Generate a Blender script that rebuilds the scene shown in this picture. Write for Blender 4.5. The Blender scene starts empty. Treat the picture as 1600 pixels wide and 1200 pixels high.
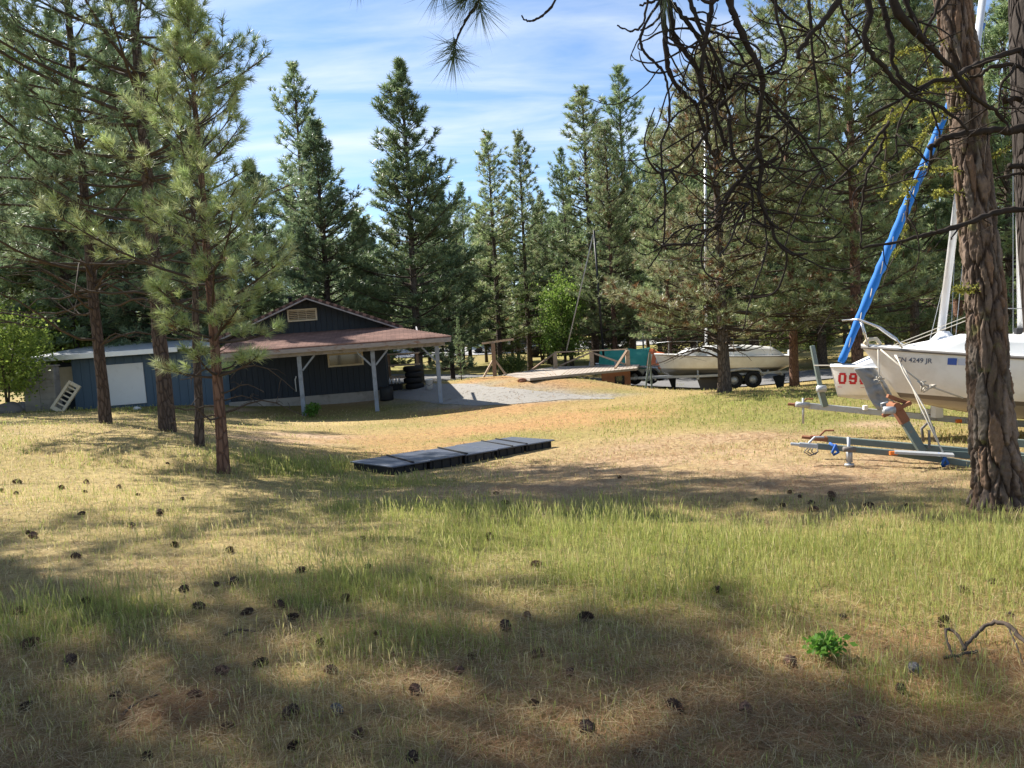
import bpy, bmesh, math, random
import numpy as np
from mathutils import Vector, Matrix, Quaternion
from mathutils.bvhtree import BVHTree
from mathutils.kdtree import KDTree

scene = bpy.context.scene
COL = scene.collection
R = math.radians
random.seed(4)

# ------------------------------------------------------------------ camera
FPX = 1186.0                       # focal length in photo pixels (1600 wide)
PITCH, ROLL, EYE = R(3.5), R(3.3), 1.6
_r0 = Vector((1, 0, 0)); _u0 = Vector((0, math.sin(PITCH), math.cos(PITCH)))
CF = Vector((0, math.cos(PITCH), -math.sin(PITCH)))
CR = _r0 * math.cos(ROLL) - _u0 * math.sin(ROLL)
CU = _u0 * math.cos(ROLL) + _r0 * math.sin(ROLL)
CAM = Vector((0, 0, EYE))
cd = bpy.data.cameras.new('camera'); cam = bpy.data.objects.new('camera', cd); COL.objects.link(cam)
cd.sensor_width = 36; cd.lens = 36 * FPX / 1600; cd.clip_start = 0.05; cd.clip_end = 2000
m = Matrix((CR, CU, -CF)).transposed().to_4x4(); m.translation = CAM
cam.matrix_world = m
scene.camera = cam

# ------------------------------------------------------------------ sky, sun, exposure
SUN_AZ, SUN_EL = R(309), R(43)
w = bpy.data.worlds.new("World"); scene.world = w; w.use_nodes = True
wt = w.node_tree; wt.nodes.clear()
def N(t, typ, **kw):
    n = t.nodes.new(typ)
    for k, v in kw.items():
        if k in ('operation', 'blend_type', 'data_type', 'feature', 'sky_type', 'noise_dimensions', 'distance', 'interpolation', 'attribute_name', 'wave_type', 'bands_direction', 'vector_type'):
            setattr(n, k, v)
        else:
            n.inputs[k].default_value = v
    return n
def ramp(t, stops, interp='LINEAR'):
    n = t.nodes.new('ShaderNodeValToRGB'); e = n.color_ramp.elements; n.color_ramp.interpolation = interp
    while len(e) > 1: e.remove(e[-1])
    e[0].position = stops[0][0]; e[0].color = (*stops[0][1], 1)
    for p, c in stops[1:]:
        x = e.new(p); x.color = (*c, 1)
    return n
sky = N(wt, 'ShaderNodeTexSky', sky_type='NISHITA')
sky.sun_disc = False; sky.sun_elevation = SUN_EL; sky.sun_rotation = SUN_AZ
sky.air_density = 1.0; sky.dust_density = 0.25; sky.ozone_density = 3.5; sky.altitude = 600
tc = wt.nodes.new('ShaderNodeTexCoord')
sep = wt.nodes.new('ShaderNodeSeparateXYZ'); wt.links.new(tc.outputs['Generated'], sep.inputs[0])
mx = N(wt, 'ShaderNodeMath', operation='MAXIMUM'); mx.inputs[1].default_value = 0.02
wt.links.new(sep.outputs['Z'], mx.inputs[0])
ad = N(wt, 'ShaderNodeMath', operation='ADD'); ad.inputs[1].default_value = 0.12; wt.links.new(mx.outputs[0], ad.inputs[0])
dv = N(wt, 'ShaderNodeVectorMath', operation='DIVIDE')
cb = wt.nodes.new('ShaderNodeCombineXYZ')
for i in range(3): wt.links.new(ad.outputs[0], cb.inputs[i])
wt.links.new(tc.outputs['Generated'], dv.inputs[0]); wt.links.new(cb.outputs[0], dv.inputs[1])
mp = wt.nodes.new('ShaderNodeMapping'); mp.inputs['Rotation'].default_value = (0, 0, R(-18)); mp.inputs['Scale'].default_value = (0.55, 1.9, 0.0)
mp.inputs['Location'].default_value = (3.1, 1.7, 0)
wt.links.new(dv.outputs[0], mp.inputs['Vector'])
cn = N(wt, 'ShaderNodeTexNoise', Scale=1.5, Detail=9.0, Roughness=0.58, Distortion=0.5)
wt.links.new(mp.outputs[0], cn.inputs['Vector'])
cr = ramp(wt, [(0.42, (0, 0, 0)), (0.54, (.40, .40, .40)), (0.70, (1, 1, 1))])
wt.links.new(cn.outputs['Fac'], cr.inputs[0])
cf = N(wt, 'ShaderNodeMath', operation='MULTIPLY_ADD'); cf.inputs[1].default_value = 0.64; cf.inputs[2].default_value = 0.0
wt.links.new(cr.outputs[0], cf.inputs[0])
mixs = N(wt, 'ShaderNodeMix', data_type='RGBA')
wt.links.new(cf.outputs[0], mixs.inputs[0])
wt.links.new(sky.outputs[0], mixs.inputs[6]); mixs.inputs[7].default_value = (5.6, 6.0, 6.6, 1)
bg = N(wt, 'ShaderNodeBackground', Strength=0.078); wt.links.new(mixs.outputs[2], bg.inputs[0])
wo = wt.nodes.new('ShaderNodeOutputWorld'); wt.links.new(bg.outputs[0], wo.inputs[0])
sd = bpy.data.lights.new('sun', 'SUN'); sd.energy = 5.0; sd.angle = R(0.53); sd.color = (1, 0.95, 0.86)
so = bpy.data.objects.new('sun', sd); COL.objects.link(so)
SUNV = Vector((math.sin(SUN_AZ) * math.cos(SUN_EL), math.cos(SUN_AZ) * math.cos(SUN_EL), math.sin(SUN_EL)))
so.rotation_euler = (-SUNV).to_track_quat('-Z', 'Y').to_euler(); so.location = (-20, 30, 40)
scene.view_settings.view_transform = 'Standard'; scene.view_settings.look = 'None'
scene.view_settings.exposure = 1.3; scene.view_settings.gamma = 1
scene.render.engine = 'CYCLES'
scene.cycles.max_bounces = 6; scene.cycles.diffuse_bounces = 3; scene.cycles.transmission_bounces = 4
scene.cycles.transparent_max_bounces = 6; scene.cycles.use_denoising = True

# ------------------------------------------------------------------ projection helpers
def ray(px, py):
    return (CR * ((px - 800) / FPX) + CU * ((600 - py) / FPX) + CF)
def P(px, py, Y):
    d = ray(px, py); return CAM + d * (Y / d.y)

# ------------------------------------------------------------------ tagging / linking
def tag(o, label=None, cat=None, group=None, kind=None):
    if label: o['label'] = label
    if cat: o['category'] = cat
    if group: o['group'] = group
    if kind: o['kind'] = kind
    return o
def thing(name, label, cat, loc=(0, 0, 0), rz=0.0, group=None, rot=None):
    o = bpy.data.objects.new(name, None); COL.objects.link(o); o.empty_display_size = 0.2
    o.location = loc; o.rotation_euler = rot if rot else (0, 0, rz)
    return tag(o, label, cat, group)
def link(name, me, parent=None, label=None):
    o = bpy.data.objects.new(name, me); COL.objects.link(o)
    if parent: o.parent = parent
    if label: o['label'] = label
    return o
def copy_tree(o, parent=None):
    c = o.copy(); COL.objects.link(c)
    if parent: c.parent = parent
    for ch in list(o.children): copy_tree(ch, c)
    return c

def mesh_np(name, V, F, mat=None, col=None, smooth=False):
    V = np.asarray(V, np.float32); F = np.asarray(F, np.int32)
    me = bpy.data.meshes.new(name); k = F.shape[1]; nf = len(F)
    me.vertices.add(len(V)); me.vertices.foreach_set('co', V.ravel())
    me.loops.add(nf * k); me.loops.foreach_set('vertex_index', F.ravel())
    me.polygons.add(nf); me.polygons.foreach_set('loop_start', np.arange(0, nf * k, k, dtype=np.int32))
    if smooth: me.polygons.foreach_set('use_smooth', np.ones(nf, bool))
    if col is not None:
        a = me.attributes.new('Col', 'FLOAT_COLOR', 'POINT')
        c = np.ones((len(V), 4), np.float32); c[:, :3] = col; a.data.foreach_set('color', c.ravel())
    if mat: me.materials.append(mat)
    me.update(calc_edges=True)
    return me

class MB:
    def __init__(s): s.v = []; s.f = []
    def add(s, vs, fs):
        n = len(s.v); s.v += [tuple(v) for v in vs]; s.f += [tuple(i + n for i in f) for f in fs]; return s
    def box(s, c, size, rot=None, taper=1.0):
        x, y, z = [a / 2 for a in size]; c = Vector(c)
        vs = [Vector((sx * x * (taper if sz > 0 else 1), sy * y * (taper if sz > 0 else 1), sz * z)) for sz in (-1, 1) for sy in (-1, 1) for sx in (-1, 1)]
        if rot is not None: vs = [rot @ v for v in vs]
        return s.add([v + c for v in vs], [(0, 2, 3, 1), (4, 5, 7, 6), (0, 1, 5, 4), (2, 6, 7, 3), (0, 4, 6, 2), (1, 3, 7, 5)])
    def mm(s, a, b):
        a, b = Vector(a), Vector(b); return s.box((a + b) / 2, b - a)
    def beam(s, p, q, w, h, up=(0, 0, 1)):
        p, q = Vector(p), Vector(q); d = q - p; L = d.length; x = d.normalized(); up = Vector(up)
        y = up.cross(x)
        if y.length < 1e-4: y = Vector((0, 1, 0)).cross(x)
        y.normalize(); z = x.cross(y)
        return s.box((p + q) / 2, (L, w, h), Matrix((x, y, z)).transposed())
    def tube(s, pts, rad, n=8, cap=True):
        pts = [Vector(p) for p in pts]; k = len(pts)
        rad = [rad] * k if not hasattr(rad, '__len__') else rad
        t = (pts[1] - pts[0]).normalized(); ref = Vector((0, 0, 1)) if abs(t.z) < .9 else Vector((1, 0, 0))
        x = t.cross(ref).normalized(); vs = []
        for i, p in enumerate(pts):
            t = (pts[min(i + 1, k - 1)] - pts[max(i - 1, 0)])
            t = t.normalized() if t.length > 1e-9 else Vector((0, 0, 1))
            x = (x - t * x.dot(t)); x = x.normalized() if x.length > 1e-6 else t.orthogonal().normalized()
            y = t.cross(x)
            for j in range(n):
                a = 2 * math.pi * j / n; vs.append(p + (x * math.cos(a) + y * math.sin(a)) * rad[i])
        fs = [(i * n + j, i * n + (j + 1) % n, (i + 1) * n + (j + 1) % n, (i + 1) * n + j) for i in range(k - 1) for j in range(n)]
        if cap: fs += [tuple(reversed(range(n))), tuple(range((k - 1) * n, k * n))]
        return s.add(vs, fs)
    def prism(s, poly, d):
        """poly: list of 3-D points (planar), d: extrusion vector"""
        d = Vector(d); n = len(poly); a = [Vector(p) for p in poly]; b = [p + d for p in a]
        return s.add(a + b, [tuple(reversed(range(n))), tuple(range(n, 2 * n))] + [(i, (i + 1) % n, n + (i + 1) % n, n + i) for i in range(n)])
    def lathe(s, prof, n=20, c=(0, 0, 0)):
        c = Vector(c); k = len(prof)
        vs = [c + Vector((r * math.cos(2 * math.pi * j / n), r * math.sin(2 * math.pi * j / n), z)) for r, z in prof for j in range(n)]
        return s.add(vs, [(i * n + j, i * n + (j + 1) % n, (i + 1) * n + (j + 1) % n, (i + 1) * n + j) for i in range(k - 1) for j in range(n)])
    def mesh(s, name, mat, smooth=False):
        me = bpy.data.meshes.new(name); me.from_pydata(s.v, [], s.f)
        if smooth: me.polygons.foreach_set('use_smooth', np.ones(len(me.polygons), bool))
        bm = bmesh.new(); bm.from_mesh(me); bmesh.ops.recalc_face_normals(bm, faces=bm.faces); bm.to_mesh(me); bm.free()
        me.materials.append(mat); me.update(); return me
    def build(s, name, mat, parent=None, smooth=False, bevel=0.0, label=None):
        o = link(name, s.mesh(name, mat, smooth), parent, label)
        if bevel:
            b = o.modifiers.new('bevel', 'BEVEL'); b.width = bevel; b.segments = 2; b.limit_method = 'ANGLE'
        return o

# ------------------------------------------------------------------ noise
def _h(ix, iy, s):
    n = (ix.astype(np.int64) * 374761393 + iy.astype(np.int64) * 668265263 + s * 1442695041) & 0x7fffffff
    n = ((n ^ (n >> 13)) * 1274126177) & 0x7fffffff
    return ((n ^ (n >> 16)) & 0xffff) / 65535.0
def vnoise(x, y, s=0):
    ix, iy = np.floor(x), np.floor(y); fx, fy = x - ix, y - iy
    fx = fx * fx * (3 - 2 * fx); fy = fy * fy * (3 - 2 * fy)
    a = _h(ix, iy, s); b = _h(ix + 1, iy, s); c = _h(ix, iy + 1, s); d = _h(ix + 1, iy + 1, s)
    return (a * (1 - fx) + b * fx) * (1 - fy) + (c * (1 - fx) + d * fx) * fy
def fbm(x, y, s=0, o=4):
    t = 0; a = .5
    for i in range(o): t = t + a * vnoise(x, y, s + i * 17); x = x * 2.03 + 5.1; y = y * 2.03 + 1.7; a *= .5
    return t / (1 - .5 ** o)

# ------------------------------------------------------------------ terrain
CP = [(800, 1200, 2.73), (0, 1200, 2.75), (1600, 1200, 2.7), (50, 800, 7.3), (350, 742, 11.5), (165, 660, 17), (262, 672, 15.5), (312, 692, 13.5),
      (20, 665, 17), (545, 745, 12), (868, 702, 14.5), (1565, 785, 6.3), (800, 800, 7.3), (1200, 800, 7.0), (450, 800, 7.9), (1327, 727, 9.9), (1130, 612, 24),
      (1000, 640, 21), (800, 620, 26), (940, 622, 25), (475, 650, 26), (690, 630, 26.65), (606, 622, 29), (120, 640, 29), (60, 642, 27), (300, 630, 29),
      (800, 594, 28.5), (832, 595, 27.4), (872, 591, 28.1), (912, 589, 29.0), (990, 608, 30), (760, 588, 31), (640, 690, 17.5), (1000, 690, 14.5), (1400, 690, 12), (1400, 660, 15.5), (1250, 628, 19), (420, 690, 16.5), (1600, 738, 9.2)]
cp = [tuple(P(*c)) for c in CP]
cp += [(x, 0, 0.02) for x in (-8, 0, 8)] + [(x, -8, 0.1) for x in (-12, 0, 12)] + [(-14, 8, .3), (14, 8, -.3), (18, 20, -.5), (-20, 18, .3)]
cp += [(x, y, z) for x, y, z in ((-32, 32, 0), (-25, 50, -.5), (0, 40, -.85), (8, 32, -1.15), (16, 33, -.8), (28, 33, -.7), (0, 55, -.75), (25, 50, -.5), (40, 40, -.4), (-45, 60, 0.2), (0, 75, .0), (40, 75, .6),
                                 (-40, 85, 1.2), (0, 100, 2.2), (40, 105, 2.6), (-60, 120, 4), (0, 140, 5), (60, 140, 5.5), (90, 90, 4), (-90, 90, 3), (60, 30, 0), (-60, 20, .5), (60, 0, 0), (-60, 0, 0), (0, 200, 9), (120, 200, 10), (-120, 200, 10))]
cp = np.array(cp)
def _tps_fit(pts, lam=0.02):
    n = len(pts); xy = pts[:, :2] / 10
    d2 = ((xy[:, None] - xy[None]) ** 2).sum(-1)
    K = np.where(d2 > 0, 0.5 * d2 * np.log(np.maximum(d2, 1e-12)), 0) + lam * np.eye(n)
    Q = np.c_[np.ones(n), xy]; A = np.zeros((n + 3, n + 3)); A[:n, :n] = K; A[:n, n:] = Q; A[n:, :n] = Q.T
    return np.linalg.solve(A, np.r_[pts[:, 2], np.zeros(3)])
_W = _tps_fit(cp)
def gz(x, y):
    x = np.atleast_1d(np.asarray(x, float)); y = np.atleast_1d(np.asarray(y, float)); out = np.empty(x.shape).ravel()
    xf, yf = np.clip(x.ravel(), -125, 125) / 10, np.clip(y.ravel(), -15, 205) / 10; n = len(cp); cx, cy = cp[:, 0] / 10, cp[:, 1] / 10
    for i in range(0, len(xf), 20000):
        a, b = xf[i:i + 20000], yf[i:i + 20000]
        d2 = (a[:, None] - cx) ** 2 + (b[:, None] - cy) ** 2
        out[i:i + 20000] = (0.5 * d2 * np.log(np.maximum(d2, 1e-12))) @ _W[:n] + _W[n] + _W[n + 1] * a + _W[n + 2] * b
    return out.reshape(x.shape)
def g1(x, y): return float(gz(x, y)[0])
_tt = 2.0 * (150 / 2.0) ** np.linspace(0, 1, 500)
def hit(px, py):
    d = ray(px, py); s = _tt / d.y
    x, y, z = CAM.x + d.x * s, CAM.y + d.y * s, CAM.z + d.z * s
    k = np.argmax(z < gz(x, y)); k = k if z[k] < gz(x[k], y[k])[0] else len(s) - 1
    return Vector((x[k], y[k], g1(x[k], y[k])))
def G(px, Y, py=600):
    """point on the ground under the ray column px at depth Y"""
    x = P(px, py, Y).x; return Vector((x, Y, g1(x, Y)))

# ground zones: blobs of cover, given by where they lie on the ground
ZB = {'bare': [(1000, 725, 3.0, 2.0), (1150, 740, 2.2, 1.5), (850, 765, 1.8, 1.2), (1250, 760, 1.6, 1.0), (1330, 740, 1.4, 1.6), (720, 770, 1.5, .8), (1440, 720, 1.5, 1.0), (1100, 690, 3.0, 1.5)],
      'orange': [(770, 592, 2.6, 1.2), (860, 600, 2.4, 1.0), (760, 640, 3.2, 2.2), (690, 700, 2.0, 1.5), (900, 655, 2.4, 2.4), (600, 690, 2.0, 1.6), (820, 600, 2.2, 1.2), (1480, 1030, .7, .45), (1400, 1080, .4, .3), (1560, 1150, .5, .4), (780, 670, 2.6, 1.6), (280, 1110, .3, .2)],
      'green': [(800, 850, 1.6, 1.1), (1050, 870, 1.3, 1.2), (1300, 880, 1.4, 1.3), (1500, 870, 1.2, 1.2), (1130, 640, 4.5, 3.0), (1400, 655, 3.5, 2.2), (1250, 625, 5, 3), (650, 800, 1.2, .7), (470, 730, 1.2, 1.2), (600, 760, 1.2, .7),
                (690, 645, 2.0, 1.0), (480, 655, 1.2, .7), (900, 590, 1.0, .8), (200, 640, 4, 1.3), (350, 640, 2.5, 1.2), (560, 920, .7, .5), (130, 970, .6, .4), (960, 640, 1.2, 1.0), (1450, 1080, .35, .3), (640, 1010, .5, .3)],
      'straw': [(150, 760, 3.0, 2.0), (400, 830, 2.0, 1.2), (100, 880, 1.6, 1.2), (560, 860, 1.2, .7), (250, 690, 3, 2.0), (450, 660, 3, 1.2), (1350, 690, 1.6, 1.0)],
      'dirt': [(410, 687, 1.6, .9), (480, 682, 1.4, .8), (350, 640, 1.2, .6), (560, 625, 2.0, .9), (1380, 665, .8, .6)],
      'gravel': [(820, 622, 2.4, .7), (890, 622, 2.0, .5), (760, 621, 2.2, .9), (690, 616, 2.0, 1.0)]}
ZC = {k: [(hit(a, b), rx, ry) for a, b, rx, ry in v] for k, v in ZB.items()}
def zone(x, y):
    out = {}
    for k, v in ZC.items():
        wgt = np.zeros_like(x)
        for c, rx, ry in v: wgt = np.maximum(wgt, np.exp(-(((x - c.x) / rx) ** 2 + ((y - c.y) / ry) ** 2) ** 1.3))
        nz = fbm(x * 1.3, y * 1.3, hash(k) % 7 if False else len(k), 4)
        out[k] = np.clip(wgt * (.25 + 1.35 * nz), 0, 1)
    return out

# ------------------------------------------------------------------ materials
def mat(name, build):
    m = bpy.data.materials.new(name); m.use_nodes = True; t = m.node_tree; t.nodes.clear()
    out = t.nodes.new('ShaderNodeOutputMaterial'); s = build(t); t.links.new(s.outputs[0], out.inputs[0]); return m
def bsdf(t, color=None, rough=.7, metal=0., bump=None, bstr=.3, bdist=.01, spec=.3):
    b = t.nodes.new('ShaderNodeBsdfPrincipled'); b.inputs['Roughness'].default_value = rough; b.inputs['Metallic'].default_value = metal
    b.inputs['Specular IOR Level'].default_value = spec
    if hasattr(color, 'outputs') : t.links.new(color.outputs[0] if color.bl_idname != 'ShaderNodeMix' else color.outputs[2], b.inputs['Base Color'])
    elif color is not None: b.inputs['Base Color'].default_value = (*color, 1)
    if bump is not None:
        bn = N(t, 'ShaderNodeBump', Strength=bstr, Distance=bdist); t.links.new(bump.outputs['Fac'] if 'Fac' in bump.outputs else bump.outputs[0], bn.inputs['Height']); t.links.new(bn.outputs[0], b.inputs['Normal'])
    return b
def ocoord(t, scale=(1, 1, 1), rot=(0, 0, 0)):
    c = t.nodes.new('ShaderNodeTexCoord'); mp = t.nodes.new('ShaderNodeMapping'); mp.inputs['Scale'].default_value = scale; mp.inputs['Rotation'].default_value = rot
    t.links.new(c.outputs['Object'], mp.inputs[0]); return mp
def noise(t, vec, scale, detail=5., rough=.55, dist=0.):
    n = N(t, 'ShaderNodeTexNoise', Scale=scale, Detail=detail, Roughness=rough, Distortion=dist); t.links.new(vec.outputs[0], n.inputs['Vector']); return n
def mixc(t, fac, a, b, blend='MIX'):
    n = N(t, 'ShaderNodeMix', data_type='RGBA', blend_type=blend)
    if hasattr(fac, 'outputs'): t.links.new(fac.outputs['Fac'] if 'Fac' in fac.outputs else fac.outputs[0], n.inputs[0])
    else: n.inputs[0].default_value = fac
    for i, c in ((6, a), (7, b)):
        if hasattr(c, 'outputs'): t.links.new(c.outputs[2] if c.bl_idname == 'ShaderNodeMix' else c.outputs[0], n.inputs[i])
        else: n.inputs[i].default_value = (*c, 1)
    return n
def painted(name, c1, c2=None, scale=3., rough=.6, metal=0., spec=.3, bstr=.15, dirt=None, dscale=1.5, dlo=.5, dhi=.75, stretch=(1, 1, 1)):
    def f(t):
        v = ocoord(t, stretch); n = noise(t, v, scale, 6)
        c = mixc(t, n, c1, c2 or tuple(x * .72 for x in c1))
        if dirt:
            n2 = noise(t, v, dscale, 8, .65); r = ramp(t, [(dlo, (0, 0, 0)), (dhi, (1, 1, 1))]); t.links.new(n2.outputs['Fac'], r.inputs[0]); c = mixc(t, r, c, dirt)
        return bsdf(t, c, rough, metal, noise(t, v, scale * 12, 4), bstr, .004, spec)
    return mat(name, f)

def leafmat(name, trans=.35, rough=.55, spec=.25, tint=(1, 1, 1), sheen=False):
    def f(t):
        a = N(t, 'ShaderNodeAttribute', attribute_name='Col')
        oi = t.nodes.new('ShaderNodeObjectInfo')
        hs = t.nodes.new('ShaderNodeHueSaturation'); 
        mr = t.nodes.new('ShaderNodeMapRange'); mr.inputs['To Min'].default_value = .82; mr.inputs['To Max'].default_value = 1.18
        t.links.new(oi.outputs['Random'], mr.inputs[0]); t.links.new(mr.outputs[0], hs.inputs['Value']); t.links.new(a.outputs['Color'], hs.inputs['Color'])
        c = mixc(t, 1.0, hs, tint, 'MULTIPLY')
        b = bsdf(t, c, rough, spec=spec)
        tr = t.nodes.new('ShaderNodeBsdfTranslucent'); t.links.new(c.outputs[2], tr.inputs[0])
        mxs = N(t, 'ShaderNodeMixShader', Fac=trans); t.links.new(b.outputs[0], mxs.inputs[1]); t.links.new(tr.outputs[0], mxs.inputs[2]); return mxs
    return mat(name, f)
def barkmat(name, plate, furrow, scale=9., zs=.28, bd=.03, ridge=(.5)):
    def f(t):
        v = ocoord(t, (1, 1, zs))
        nz = noise(t, v, 3., 4); wv = mixc(t, .12, v, nz)
        vo = N(t, 'ShaderNodeTexVoronoi', feature='DISTANCE_TO_EDGE', Scale=scale); t.links.new(wv.outputs[2], vo.inputs['Vector'])
        r = ramp(t, [(0, (0, 0, 0)), (.16, (1, 1, 1))]); t.links.new(vo.outputs[0], r.inputs[0])
        n2 = noise(t, ocoord(t, (1, 1, .6)), 22, 6, .7)
        c = mixc(t, n2, plate, tuple(x * .5 for x in plate)); n3 = noise(t, v, 2.2, 3)
        c = mixc(t, n3, c, tuple(a * .8 + b * .2 for a, b in zip(plate, (.22, .2, .18))))
        c = mixc(t, r, furrow, c)
        add = N(t, 'ShaderNodeMath', operation='MULTIPLY_ADD'); add.inputs[1].default_value = .35; t.links.new(n2.outputs['Fac'], add.inputs[0]); t.links.new(r.outputs[0], add.inputs[2])
        return bsdf(t, c, .9, bump=add, bstr=.9, bdist=bd, spec=.15)
    return mat(name, f)

M = {}
M['needle'] = leafmat('pine needles', .38, .42, .45, (1.12, 1.2, 1.08))
M['leaf'] = leafmat('broad leaves', .55, .5, .3)
M['grass'] = leafmat('grass blades', .45, .6, .2)
M['bark'] = barkmat('dark pine bark', (.115, .08, .063), (.05, .036, .03), 17, .3, .02)
M['redbark'] = barkmat('reddish pine bark', (.215, .115, .075), (.10, .055, .04), 16, .3, .02)
M['greybark'] = barkmat('grey brown pine bark', (.15, .115, .09), (.065, .05, .04), 16, .3, .02)
M['twig'] = painted('dead twig bark', (.050, .038, .030), (.022, .018, .015), 30, .9, spec=.12)
M['branch'] = painted('branch bark', (.10, .075, .058), (.05, .04, .032), 12, .9, spec=.12)
M['lichen'] = painted('yellow green lichen', (.34, .34, .07), (.20, .22, .05), 40, .95, spec=.05)

def f_ground(t):
    a = N(t, 'ShaderNodeAttribute', attribute_name='Col'); v = ocoord(t)
    n1 = noise(t, v, 9, 8, .7); r1 = ramp(t, [(.25, (.45, .45, .45)), (.5, (1, 1, 1)), (.75, (1.4, 1.35, 1.25))]); t.links.new(n1.outputs['Fac'], r1.inputs[0])
    c = mixc(t, 1., a, r1, 'MULTIPLY')
    n2 = noise(t, ocoord(t, (1, 2.2, 1), (0, 0, .5)), 60, 6, .75); r2 = ramp(t, [(.3, (.55, .5, .45)), (.7, (1.3, 1.3, 1.25))]); t.links.new(n2.outputs['Fac'], r2.inputs[0])
    c = mixc(t, .8, c, r2, 'MULTIPLY')
    return bsdf(t, c, .95, bump=n2, bstr=.6, bdist=.03, spec=.08)
M['ground'] = mat('dry grass and needle litter', f_ground)
def f_road(t, base=(.19, .185, .18), sc=6):
    v = ocoord(t); n1 = noise(t, v, .6, 5); n2 = noise(t, v, 45, 3, .8)
    c = mixc(t, n1, base, tuple(x * .72 for x in base)); r = ramp(t, [(.3, (.7, .7, .7)), (.7, (1.25, 1.25, 1.25))]); t.links.new(n2.outputs['Fac'], r.inputs[0])
    c = mixc(t, .8, c, r, 'MULTIPLY'); return bsdf(t, c, .9, bump=n2, bstr=.5, bdist=.02, spec=.15)
M['asphalt'] = mat('worn grey asphalt', lambda t: f_road(t, (.20, .195, .195)))
M['gravel'] = mat('pale crushed gravel', lambda t: f_road(t, (.31, .29, .262)))
M['lot'] = mat('pale parking gravel', lambda t: f_road(t, (.42, .41, .40)))

# ------------------------------------------------------------------ ground mesh
def axis(segs):
    a = []
    for s, e, st in segs: a += list(np.arange(s, e, st))
    a.append(segs[-1][1]); return np.array(a)
gx = axis([(-400, -130, 45), (-130, -34, 4), (-34, -10, .5), (-10, 10, .14), (10, 34, .5), (34, 130, 4), (130, 400, 45)])
gy = axis([(-40, 1.5, 3), (1.5, 14, .14), (14, 34, .3), (34, 60, 1), (60, 210, 4), (210, 600, 40)])
X, Y = np.meshgrid(gx, gy); Zg = gz(X, Y)
near = np.clip(1 - (Y - 16) / 10, 0, 1) * np.clip((12 - np.abs(X)) / 4, 0, 1)
Zg = Zg + near * ((fbm(X * 2.3, Y * 2.3, 3) - .5) * .05)
zz = zone(X, Y)
def lerp3(c, k, col): return c * (1 - k[..., None]) + np.array(col) * k[..., None]
nb = fbm(X * .35, Y * .35, 11, 5)
C = lerp3(np.ones(X.shape + (3,)) * np.array((.34, .26, .12)), np.clip((nb - .45) * 3, 0, 1), (.22, .21, .075))
C = lerp3(C, zz['straw'] * .8, (.44, .34, .17)); C = lerp3(C, zz['green'] * .75, (.17, .17, .05))
C = lerp3(C, zz['bare'] * .95, (.43, .315, .205)); C = lerp3(C, zz['orange'] * .85, (.40, .235, .115)); C = lerp3(C, zz['dirt'], (.44, .32, .22)); C = lerp3(C, np.clip(zz['gravel'] * 1.2, 0, 1), (.29, .275, .25))
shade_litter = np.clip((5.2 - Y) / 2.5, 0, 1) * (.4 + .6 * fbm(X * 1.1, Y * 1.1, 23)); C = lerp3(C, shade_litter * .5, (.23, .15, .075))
far = np.clip((Y - 45) / 15, 0, 1); fn = fbm(X * .06, Y * .06, 31, 4)
C = lerp3(C, far * .8, (.25, .24, .085)); C = lerp3(C, far * np.clip((fn - .5) * 5, 0, 1) * .8, (.30, .20, .12))
nx, ny = len(gx), len(gy); idx = np.arange(nx * ny).reshape(ny, nx)
F = np.stack([idx[:-1, :-1], idx[:-1, 1:], idx[1:, 1:], idx[1:, :-1]], -1).reshape(-1, 4)
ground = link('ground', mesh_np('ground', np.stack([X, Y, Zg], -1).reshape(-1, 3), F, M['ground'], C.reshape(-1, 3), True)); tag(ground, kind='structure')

def strip(name, pts, widths, material, lift, step=.4, jag=.0, seed=1):
    """a sheet that follows the ground along a polyline"""
    pts = [Vector(p) for p in pts]; res = []
    for i in range(len(pts) - 1):
        n = max(2, int((pts[i + 1] - pts[i]).length / step))
        for k in range(n):
            a = k / n; res.append((pts[i].lerp(pts[i + 1], a), widths[i] * (1 - a) + widths[i + 1] * a))
    res.append((pts[-1], widths[-1])); V = []; nw = 14
    for i, (p, wd) in enumerate(res):
        t = (res[min(i + 3, len(res) - 1)][0] - res[max(i - 3, 0)][0]).normalized(); nrm = Vector((-t.y, t.x))
        for j in range(nw + 1):
            s = j / nw * 2 - 1; e = 1 + (float(fbm(np.array([i * .18]), np.array([s * 2 + 7]), seed)[0]) - .5) * jag if abs(s) > .99 else 1
            q = p + nrm * s * wd / 2 * e; V.append((q.x, q.y))
    V = np.array(V); Z = gz(V[:, 0], V[:, 1]) + lift; n = nw + 1
    F = [(i * n + j, i * n + j + 1, (i + 1) * n + j + 1, (i + 1) * n + j) for i in range(len(res) - 1) for j in range(nw)]
    o = link(name, mesh_np(name, np.c_[V, Z], F, material, None, True)); tag(o, kind='structure'); return o
strip('road', [(60, 30), (30, 32.5), (16, 34.5), (10, 36.5), (3, 41), (-3, 47), (-12, 54), (-30, 62), (-60, 68)], [7, 7, 6.5, 6.5, 7, 8, 8, 8, 8], M['asphalt'], .05, .6, .05)
g0 = [hit(960, 624), hit(890, 622), hit(830, 622), hit(775, 622), hit(725, 618), hit(680, 614), hit(630, 609)]
strip('gravel_drive', [(p.x, p.y) for p in g0], [.2, .8, 1.5, 2.0, 2.3, 2.5, 2.6], M['gravel'], .012, .25, .6, 5)
strip('parking_lot', [(-34, 84), (-6, 80), (8, 79), (22, 78)], [9, 9, 9, 9], M['lot'], .08, 1.5, .1, 8)

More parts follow.
